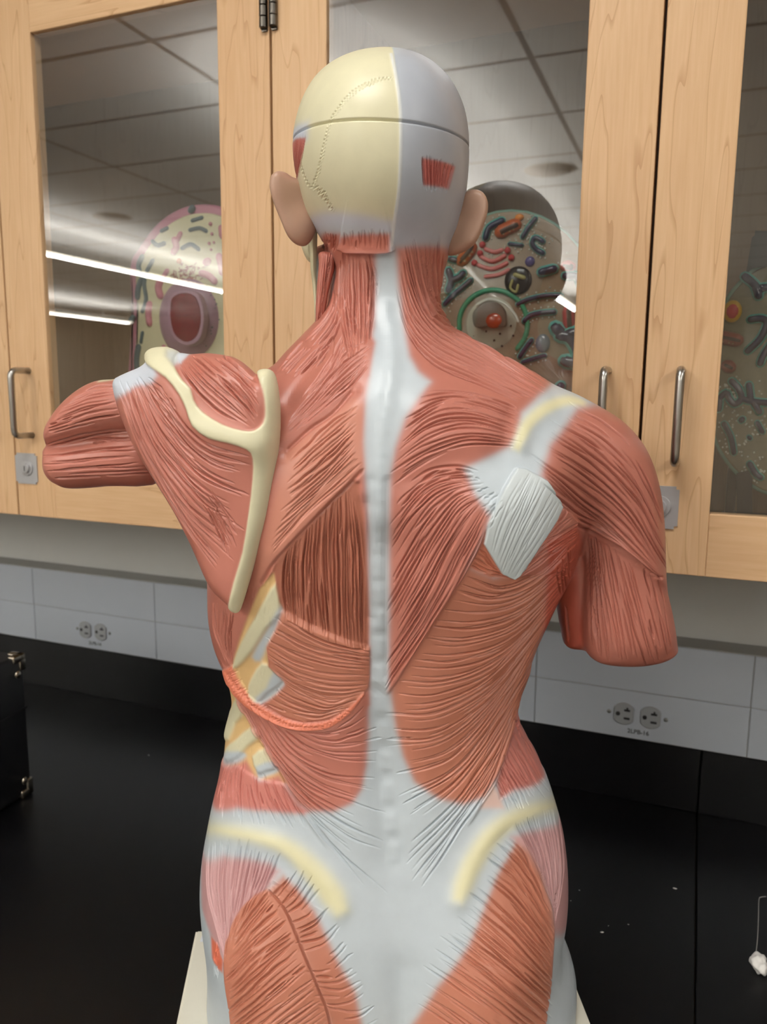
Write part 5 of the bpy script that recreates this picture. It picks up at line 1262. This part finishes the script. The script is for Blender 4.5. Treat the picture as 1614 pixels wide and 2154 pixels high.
for px_, py_, r in ((443, 471, .003), (446, 492, .0025), (440, 512, .0025), (450, 510, .002), (444, 525, .002)): tobj('granule', ball_bm(px_, py_, Y1 - 0.005, r), rose, t)
tobj('granule', ball_bm(377, 549, Y1 - 0.006, 0.0042), mat('cell_orange', (208, 122, 58), 0.35), t, label='orange granule')
br = bmesh.new()
for _k in range(80):
    x_, y_ = 362 + rnd.gauss(28, 16), 572 + rnd.gauss(0, 9); a_ = rnd.uniform(0, 3.1)
    worm_bm([(x_, y_), (x_ + 6 * math.cos(a_), y_ + 6 * math.sin(a_))], Y1 - 0.005, 0.0006, br, seg=5)
tobj('reticulum', br, mat('cell_rust', (168, 88, 72), 0.4), t, label='tangle of fine rust-red threads', kind='stuff')
for px_, py_ in ((403, 440), (278, 671)): tobj('organelle', worm_bm([(px_ - 2, py_ + 3), (px_ + 2, py_ - 3)], Y1 - 0.004, 0.0045), teal, t, label='slate-blue ring on the rim')
tobj('stand_foot', box_bm((wp(330, 900, Y1).x, Y1 - 0.03, SH), (wp(520, 900, Y1).x, Y1 + 0.08, SH + 0.02), 0.003), mat('cell_stand', (30, 30, 32), 0.4), t)

# ---- green-brown plate models
navy = mat('cell_navy', (28, 34, 70), 0.18, coat=0.3); aqua = mat('cell_aqua', (92, 178, 168), 0.3); olive = mat('cell_taupe', (150, 128, 104), 0.25, noise_amt=0.14, noise_scale=220, coat=0.3)
olive2 = mat('cell_olive', (134, 128, 106), 0.22, noise_amt=0.14, noise_scale=260, coat=0.3); orange = mat('cell_burnt', (190, 92, 48), 0.3); pearl = mat('cell_white', (226, 226, 214), 0.35); redm = mat('cell_red', (190, 58, 62), 0.3)
salm = mat('cell_salmon', (214, 124, 120), 0.3); blackm = mat('cell_black', (24, 24, 24), 0.2); green = mat('cell_green', (48, 150, 112), 0.25); edgeg = mat('cell_edge', (132, 168, 152), 0.25)
def blob(t, Y, pts, r, extra=None, label='dark blue organelle with aqua outline', beads=True, lab=True):
    """navy branch with an aqua rim; extra = side branches"""
    bmA = bmesh.new(); bmN = bmesh.new()
    for q in [pts] + (extra or []):
        worm_bm(q, Y - 0.0006, r * 1.34, bmA); worm_bm(q, Y - 0.0016 - 0.42 * r, r * 0.98, bmN)
    a = tobj('organelle', bmA, aqua, t, label=label); sub('organelle_core', bmN, navy, t, a, label='dark blue core')
    if beads:
        bb_ = bmesh.new(); pm = PXM(pts[0][0], pts[0][1], Y); q = smooth_poly(pts, 4, False); tg = np.gradient(q, axis=0); tg /= np.linalg.norm(tg, axis=1)[:, None] + 1e-9
        for i in range(0, len(q), 2):
            for sd in (-1, 1):
                c = q[i] + np.array([-tg[i, 1], tg[i, 0]]) * sd * (r * 1.34 / pm + 4)
                ball_bm(c[0], c[1], Y - 0.0008, 0.0012, bb_, 1, 1, 6)
        sub('bead', bb_, pearl, t, a, kind='stuff', label='white beads along the outline')
Y2 = 1.06
t = empty('cell_model', (wp(1040, 640, Y2).x, Y2 + 0.02, SH), label='brown plate cell model with white dotted nucleus, behind the middle glass door', cat='anatomical model')
cx2, cy2 = 1075, 700
outl = [(cx2 + 208 * math.cos(a_) * (0.98 if math.sin(a_) < 0 else 0.92), cy2 + 262 * math.sin(a_)) for a_ in np.linspace(0, 2 * math.pi, 40, endpoint=False)]
tobj('cell_rim', plate_bm(outl, Y2 + 0.002, 0.030, 0.005, 1), edgeg, t, label='pale green rim')
inn = [(cx2 + (x - cx2) * 0.972, cy2 + (y - cy2) * 0.978) for x, y in outl]
tobj('cell_face', plate_bm(inn, Y2, 0.02, 0.002, 1), olive, t, label='brown cell face')
nuc = ball_bm(1038, 682, Y2 + 0.012, PXM(1038, 682, Y2) * 64, None, 0.5, 1.0, 40)
nu = tobj('nucleus', nuc, mat('cell_nucleus', (206, 200, 180), 0.35), t, label='white nucleus with dark pores')
c64 = PXM(1038, 682, Y2)
dm = plate_bm([(1000, 688), (994, 662), (1004, 646), (1024, 634), (1046, 636), (1060, 650), (1064, 668), (1061, 687), (1030, 684)], Y2 - 0.0245, 0.008, 0.001)
sub('nucleus_window', dm, mat('cell_window', (104, 92, 78), 0.3), t, nu, label='cut-away window')
sub('nucleolus', ball_bm(1040, 674, Y2 - 0.022, c64 * 19, None, 0.4, 0.85, 20), mat('cell_brick', (168, 58, 24), 0.2, coat=0.5), t, nu, label='brick red nucleolus')
pr = worm_bm([(1004, 642), (1030, 630), (1060, 638), (1082, 660), (1090, 676)], Y2 - 0.0215, 0.0018); sub('nucleus_lip', pr, pearl, t, nu)
dots = bmesh.new()
for x_, y_ in ((982, 684), (1023, 697), (1052, 702), (1075, 685), (998, 706), (1080, 706), (1024, 728), (1056, 728), (1040, 716)):
    d2 = 1 - ((x_ - 1038) / 64) ** 2 - ((y_ - 682) / 64) ** 2
    ball_bm(x_, y_, Y2 + 0.012 - 0.5 * c64 * 64 * math.sqrt(max(d2, 0)), 0.0016, dots, 1, 1, 8)
sub('pore', dots, blackm, t, nu, kind='stuff')
rr = bmesh.new(); q = [(1038 + 72 * math.cos(a_), 682 + 72 * math.sin(a_)) for a_ in np.linspace(math.pi * 0.95, math.pi * 2.25, 14)]
worm_bm(q, Y2 - 0.001, 0.0034, rr); tobj('nuclear_envelope', rr, green, t, label='green ring around the nucleus')
rr = bmesh.new(); ball_bm(1090, 590, Y2 - 0.001, c64 * 28, rr, 0.3, 1, 28); bk = tobj('granule', rr, blackm, t, label='round black granule')
rr = bmesh.new(); worm_bm([(1084, 578), (1102, 584)], Y2 - 0.0075, 0.0030, rr); worm_bm([(1078, 590), (1074, 606), (1086, 614), (1090, 600)], Y2 - 0.0075, 0.0018, rr); sub('granule_mark', rr, mat('cell_khaki', (168, 160, 96), 0.3), t, bk)
blob(t, Y2, [(1022, 500), (1030, 478), (1056, 464)], .0042); blob(t, Y2, [(1100, 498), (1112, 478), (1126, 460)], .003); blob(t, Y2, [(1072, 513), (1098, 516)], .0022)
blob(t, Y2, [(1142, 508), (1126, 500), (1120, 512), (1128, 524), (1142, 532)], .0032); blob(t, Y2, [(1090, 640), (1112, 630), (1150, 622), (1180, 622)], .003); blob(t, Y2, [(1104, 675), (1116, 664), (1140, 658), (1166, 656)], .0034)
blob(t, Y2, [(1094, 750), (1106, 732), (1118, 716)], .0032); blob(t, Y2, [(936, 640), (952, 622), (972, 606), (990, 590)], .0034); blob(t, Y2, [(944, 570), (950, 590), (944, 610)], .005, [[(950, 590), (966, 584), (974, 576)]])
blob(t, Y2, [(948, 545), (960, 548)], .004); blob(t, Y2, [(1100, 762), (1130, 752), (1146, 748)], .0028)
blob(t, Y2, [(1180, 706), (1200, 712), (1216, 740), (1210, 762), (1190, 760)], .008, [[(1180, 700), (1170, 690)], [(1200, 702), (1222, 700)]], beads=False); blob(t, Y2, [(1140, 572), (1165, 566)], .0055, beads=False); blob(t, Y2, [(1190, 580), (1214, 582), (1222, 600)], .005, beads=False)
blob(t, Y2, [(1180, 812), (1172, 824)], .006, beads=False)
def mito(t, Y, pts, r, m_=None):
    a = tobj('organelle', worm_bm(pts, Y - 0.0006, r * 1.35), m_ or orange, t, label='orange-rimmed bean organelle')
    sub('organelle_core', worm_bm(pts, Y - 0.0032, r * 0.95), mat('cell_umber', (64, 40, 28), 0.3), t, a)
    z = bmesh.new(); q = smooth_poly(pts, 4, False); q = np.array([q[int(i)] for i in np.linspace(0, len(q) - 1, 7)]); pm = PXM(*pts[0], Y); tg = np.gradient(q, axis=0); tg /= np.linalg.norm(tg, axis=1)[:, None]
    zz = [tuple(q[i] + np.array([-tg[i, 1], tg[i, 0]]) * (r * 0.7 / pm) * (1 if i % 2 else -1)) for i in range(7)]
    worm_bm(zz, Y - 0.0062, r * 0.22, z, seg=6); sub('crista', z, mat('cell_sand', (176, 156, 118), 0.3), t, a)
mito(t, Y2, [(1054, 488), (1070, 480), (1084, 474)], .0066); mito(t, Y2, [(972, 548), (984, 534), (992, 522)], .0062); mito(t, Y2, [(1196, 655), (1198, 685)], .006, redm); mito(t, Y2, [(1192, 560), (1200, 562)], .006, salm)
tobj('granule', ball_bm(1093, 457, Y2 - 0.001, .006, None, .5, .7), mat('cell_amber', (226, 138, 52), .3), t, label='amber granule')
tobj('granule', ball_bm(1115, 550, Y2 - 0.001, c64 * 10, None, .5), mat('cell_violet', (74, 66, 128), .2), t, label='violet round granule')
tobj('vacuole', ball_bm(1142, 722, Y2 - 0.001, c64 * 15, None, .5, 1.25), mat('cell_bluegrey', (112, 122, 136), .15, coat=.5), t, label='blue-grey oval bubble')
for x_, y_ in ((1015, 515), (1010, 533), (998, 553), (1068, 527), (1076, 542)): tobj('granule', ball_bm(x_, y_, Y2 - 0.002, c64 * 6.5), redm, t, label='small red ball')
for pts in ([(1022, 524), (1040, 530), (1056, 526)], [(1012, 540), (1036, 550), (1062, 538)], [(1006, 558), (1036, 566), (1066, 554)], [(1022, 582), (1050, 578), (1070, 568)]): tobj('golgi_fold', worm_bm(pts, Y2 - 0.001, .0028), salm, t, label='salmon pink curved fold')
bb_ = bmesh.new()
for _k in range(90):
    a_ = rnd.uniform(0, 2 * math.pi); r_ = rnd.uniform(.55, .9); x_, y_ = cx2 + 200 * r_ * math.cos(a_), cy2 + 255 * r_ * math.sin(a_)
    if (x_ - 1038) ** 2 + (y_ - 682) ** 2 > 78 ** 2: ball_bm(x_, y_, Y2 - 0.0005, .0011, bb_, 1, 1, 6)
tobj('bead', bb_, pearl, t, label='scattered white beads', kind='stuff')
tobj('stand_foot', box_bm((wp(990, 930, Y2).x, Y2 - 0.04, SH), (wp(1150, 930, Y2).x, Y2 + 0.08, SH + 0.03), 0.003), mat('cell_stand', (30, 30, 32), 0.4), t)

Y3 = 1.04
t = empty('cell_model', (wp(1640, 800, Y3).x, Y3 + 0.02, SH), label='olive plate cell model clamped in a black stand, behind the right glass door', cat='anatomical model')
outl = [(1590, 560), (1560, 585), (1528, 625), (1508, 680), (1496, 760), (1490, 850), (1497, 915), (1520, 965), (1560, 1010), (1614, 1042), (1700, 1050), (1780, 1000), (1820, 880), (1820, 760), (1780, 640), (1700, 560), (1640, 545)]
tobj('cell_rim', plate_bm(outl, Y3 + 0.002, 0.022, 0.005), edgeg, t, label='pale green rim')
inn = [(1655 + (x - 1655) * 0.955, 800 + (y - 800) * 0.968) for x, y in outl]
tobj('cell_face', plate_bm(inn, Y3, 0.018, 0.002), olive2, t, label='olive cell face')
blob(t, Y3, [(1568, 582), (1585, 596), (1598, 612)], .0048, [[(1590, 604), (1596, 622)], [(1600, 606), (1620, 604)]], beads=False)
blob(t, Y3, [(1580, 672), (1602, 670), (1614, 680), (1600, 712), (1574, 738)], .0042, beads=False); blob(t, Y3, [(1620, 725), (1605, 750), (1600, 764)], .004, beads=False)
blob(t, Y3, [(1512, 840), (1528, 826), (1534, 838), (1546, 850), (1560, 838), (1554, 818), (1540, 802)], .0040, [[(1514, 844), (1512, 860)], [(1560, 838), (1580, 844), (1620, 848)], [(1580, 842), (1576, 810)], [(1586, 846), (1598, 866)]])
blob(t, Y3, [(1524, 892), (1538, 920), (1544, 952)], .0034); blob(t, Y3, [(1562, 882), (1560, 884)], .0036); blob(t, Y3, [(1576, 920), (1578, 922)], .0026); blob(t, Y3, [(1594, 890), (1604, 908)], .0030); blob(t, Y3, [(1578, 976), (1590, 996), (1600, 1004)], .0036)
oo = tobj('granule', ball_bm(1541, 655, Y3 - 0.001, .0105, None, .4, 1.25), mat('cell_yellow', (206, 160, 44), .3), t, label='yellow-ringed red oval'); sub('granule_core', ball_bm(1541, 655, Y3 - 0.0025, .0075, None, .5, 1.25), redm, t, oo, label='red core')
mito(t, Y3, [(1520, 710), (1536, 713), (1550, 716)], .0062, mat('cell_brownred', (140, 70, 56), .3)); mito(t, Y3, [(1531, 770), (1535, 772)], .0060, mat('cell_brownred', (140, 70, 56), .3))
bb_ = bmesh.new()
for _k in range(110):
    x_, y_ = rnd.uniform(1508, 1660), rnd.uniform(800, 1015)
    if x_ > 1500 + (max(0, y_ - 900) * .45): ball_bm(x_, y_, Y3 - 0.0005, .0012, bb_, 1, 1, 6)
tobj('bead', bb_, pearl, t, label='scattered white beads', kind='stuff')
blk = mat('stand_black', (26, 26, 28), 0.35)
a_ = wp(1598, 490, Y3 - .012); b_ = wp(1590, 560, Y3 - .012)
tobj('clamp', plate_bm([(1594, 488), (1614, 488), (1612, 560), (1586, 558), (1590, 520)], Y3 - 0.012, 0.030, 0.003, 1), blk, t, label='black clamp at the top')
tobj('clamp_arm', plate_bm([(1586, 500), (1594, 488), (1588, 560), (1574, 572)], Y3 + 0.01, 0.012, 0.002, 1), blk, t)
tobj('stand_hook', plate_bm([(1555, 996), (1572, 994), (1577, 1006), (1578, 1078), (1556, 1078)], Y3 - 0.014, 0.012, 0.003, 1), blk, t, label='black hook under the plate')
tobj('stand_foot', box_bm((wp(1522, 1075, Y3).x, Y3 - 0.02, SH), (wp(1760, 1075, Y3).x, Y3 + 0.09, SH + 0.016), 0.003), blk, t)
tobj('stand_post', box_bm((wp(1530, 1040, Y3).x, Y3 + 0.03, SH), (wp(1552, 1040, Y3).x, Y3 + 0.045, wp(1540, 930, Y3).z), 0.002), blk, t)

# ---- black equipment case with metal corners, left on the bench
m_case = mat('case_black', (14, 15, 18), 0.42, bump=(900, 0.3)); m_corner = mat('case_corner_steel', (188, 180, 166), 0.22, metal=1.0)
cb = on_height(68, 1668, COUNTER_Z); ht = 0.222
case = empty('equipment_case', (cb.x, cb.y, COUNTER_Z), label='black hard case with metal ball corners, cut off by the left picture edge', cat='case')
case.rotation_euler = (0, 0, math.radians(4))
LX, LY = 0.34, 0.30
obj('shell', box_bm((-LX, -LY, 0.003), (0, 0, ht), 0.005, 3), m_case, case, angle=40)
obj('seam_trim', box_bm((-LX - 0.0008, -LY - 0.0008, ht * 0.62), (0.0008, 0.0008, ht * 0.62 + 0.003), 0.0004, 1), mat('case_trim', (40, 40, 42), 0.3, metal=.6), case, smooth=False)
for zc, sgn in ((ht, -1), (0.003, 1)):
    for cx_, cy_ in ((0, 0), (0, -LY), (-LX, -LY), (-LX, 0)):
        sx = 1 if cx_ == 0 else -1; sy_ = 1 if cy_ == 0 else -1
        bm = box_bm((min(cx_ + sx * .0022, cx_ - sx * .022), min(cy_ + sy_ * .0022, cy_ - sy_ * .010), min(zc - sgn * .0022, zc + sgn * .010)), (max(cx_ + sx * .0022, cx_ - sx * .022), max(cy_ + sy_ * .0022, cy_ - sy_ * .010), max(zc - sgn * .0022, zc + sgn * .010)), 0.0028, 3)
        box_bm((min(cx_ + sx * .0022, cx_ - sx * .010), min(cy_ + sy_ * .0022, cy_ - sy_ * .022), min(zc - sgn * .0022, zc + sgn * .010)), (max(cx_ + sx * .0022, cx_ - sx * .010), max(cy_ + sy_ * .0022, cy_ - sy_ * .022), max(zc - sgn * .0022, zc + sgn * .010)), 0.0028, 3, bm)
        box_bm((min(cx_ + sx * .0022, cx_ - sx * .010), min(cy_ + sy_ * .0022, cy_ - sy_ * .010), min(zc - sgn * .0022, zc + sgn * .024)), (max(cx_ + sx * .0022, cx_ - sx * .010), max(cy_ + sy_ * .0022, cy_ - sy_ * .010), max(zc - sgn * .0022, zc + sgn * .024)), 0.0028, 3, bm)
        cn = obj('corner_guard', bm, m_corner, case, angle=40, label='shiny metal corner guard')
        bm = bmesh.new(); bmesh.ops.create_uvsphere(bm, u_segments=16, v_segments=10, radius=0.0058, matrix=Matrix.Translation((cx_ + sx * 0.003, cy_ - sy_ * 0.017, zc + sgn * 0.026)) @ Matrix.Diagonal((.6, 1, 1, 1)))
        obj('rivet', bm, m_corner, cn)

# ---- crumpled paper scrap with a thread, crumbs
m_paper = mat('tissue_white', (228, 226, 222), 0.7)
sc = on_height(1597, 2044, COUNTER_Z)
bm = bmesh.new(); bmesh.ops.create_icosphere(bm, subdivisions=4, radius=0.0105)
for v in bm.verts:
    n_ = noise.noise(v.co * 120) * 0.55 + noise.noise(v.co * 260 + Vector((5, 3, 1))) * 0.25
    v.co *= 1 + n_ * 0.75; v.co.x *= 0.85; v.co.z *= 0.8
zmin = min(v.co.z for v in bm.verts)
for v in bm.verts: v.co.z -= zmin
o = obj('paper_scrap', bm, m_paper, None, label='small crumpled white paper scrap on the black bench at the right picture edge', cat='paper'); o.location = (sc.x, sc.y, COUNTER_Z)
P = [on_height(x, y, COUNTER_Z + 0.0006) for x, y in smooth_poly([(1612, 1886), (1602, 1887), (1597, 1893), (1596, 1930), (1594, 1975), (1590, 2010), (1588, 2030)], 5, False)]
o = obj('thread', tube_bm([p - sc for p in P], 0.00045, 6), mat('thread_grey', (150, 148, 144), 0.7), None, label='thin grey thread lying on the black bench above the paper scrap', cat='thread'); o.location = sc
for x, y, L_, a_, lab in ((1267, 1962, .0022, .4, 'tiny white splinter on the black bench nearest the model hip'), (1420, 1870, .0026, 0, 'tiny white splinter on the black bench, upper right'), (1322, 1945, .001, 0, 'tiny grey crumb on the black bench, upper of three'),
                   (1280, 1948, .0009, 1, 'tiny grey crumb on the black bench between splinter and hip'), (1219, 1873, .0011, 0, 'tiny grey crumb beside the right hip'), (1201, 1895, .0009, 1, 'tiny grey crumb low beside the right hip'), (313, 1589, .0016, 0, 'tiny white crumb on the bench left of the model')):
    p = on_height(x, y, COUNTER_Z); bm = bmesh.new()
    bmesh.ops.create_icosphere(bm, subdivisions=2, radius=L_, matrix=Matrix.Rotation(a_, 4, 'Z') @ Matrix.Diagonal((1, .35, .3, 1)))
    for v in bm.verts: v.co *= 1 + noise.noise(v.co * 900) * 0.4; 
    for v in bm.verts: v.co.z += L_ * .3
    o = obj('crumb', bm, m_paper, None, label=lab, cat='crumb', group='crumbs on the bench'); o.location = p
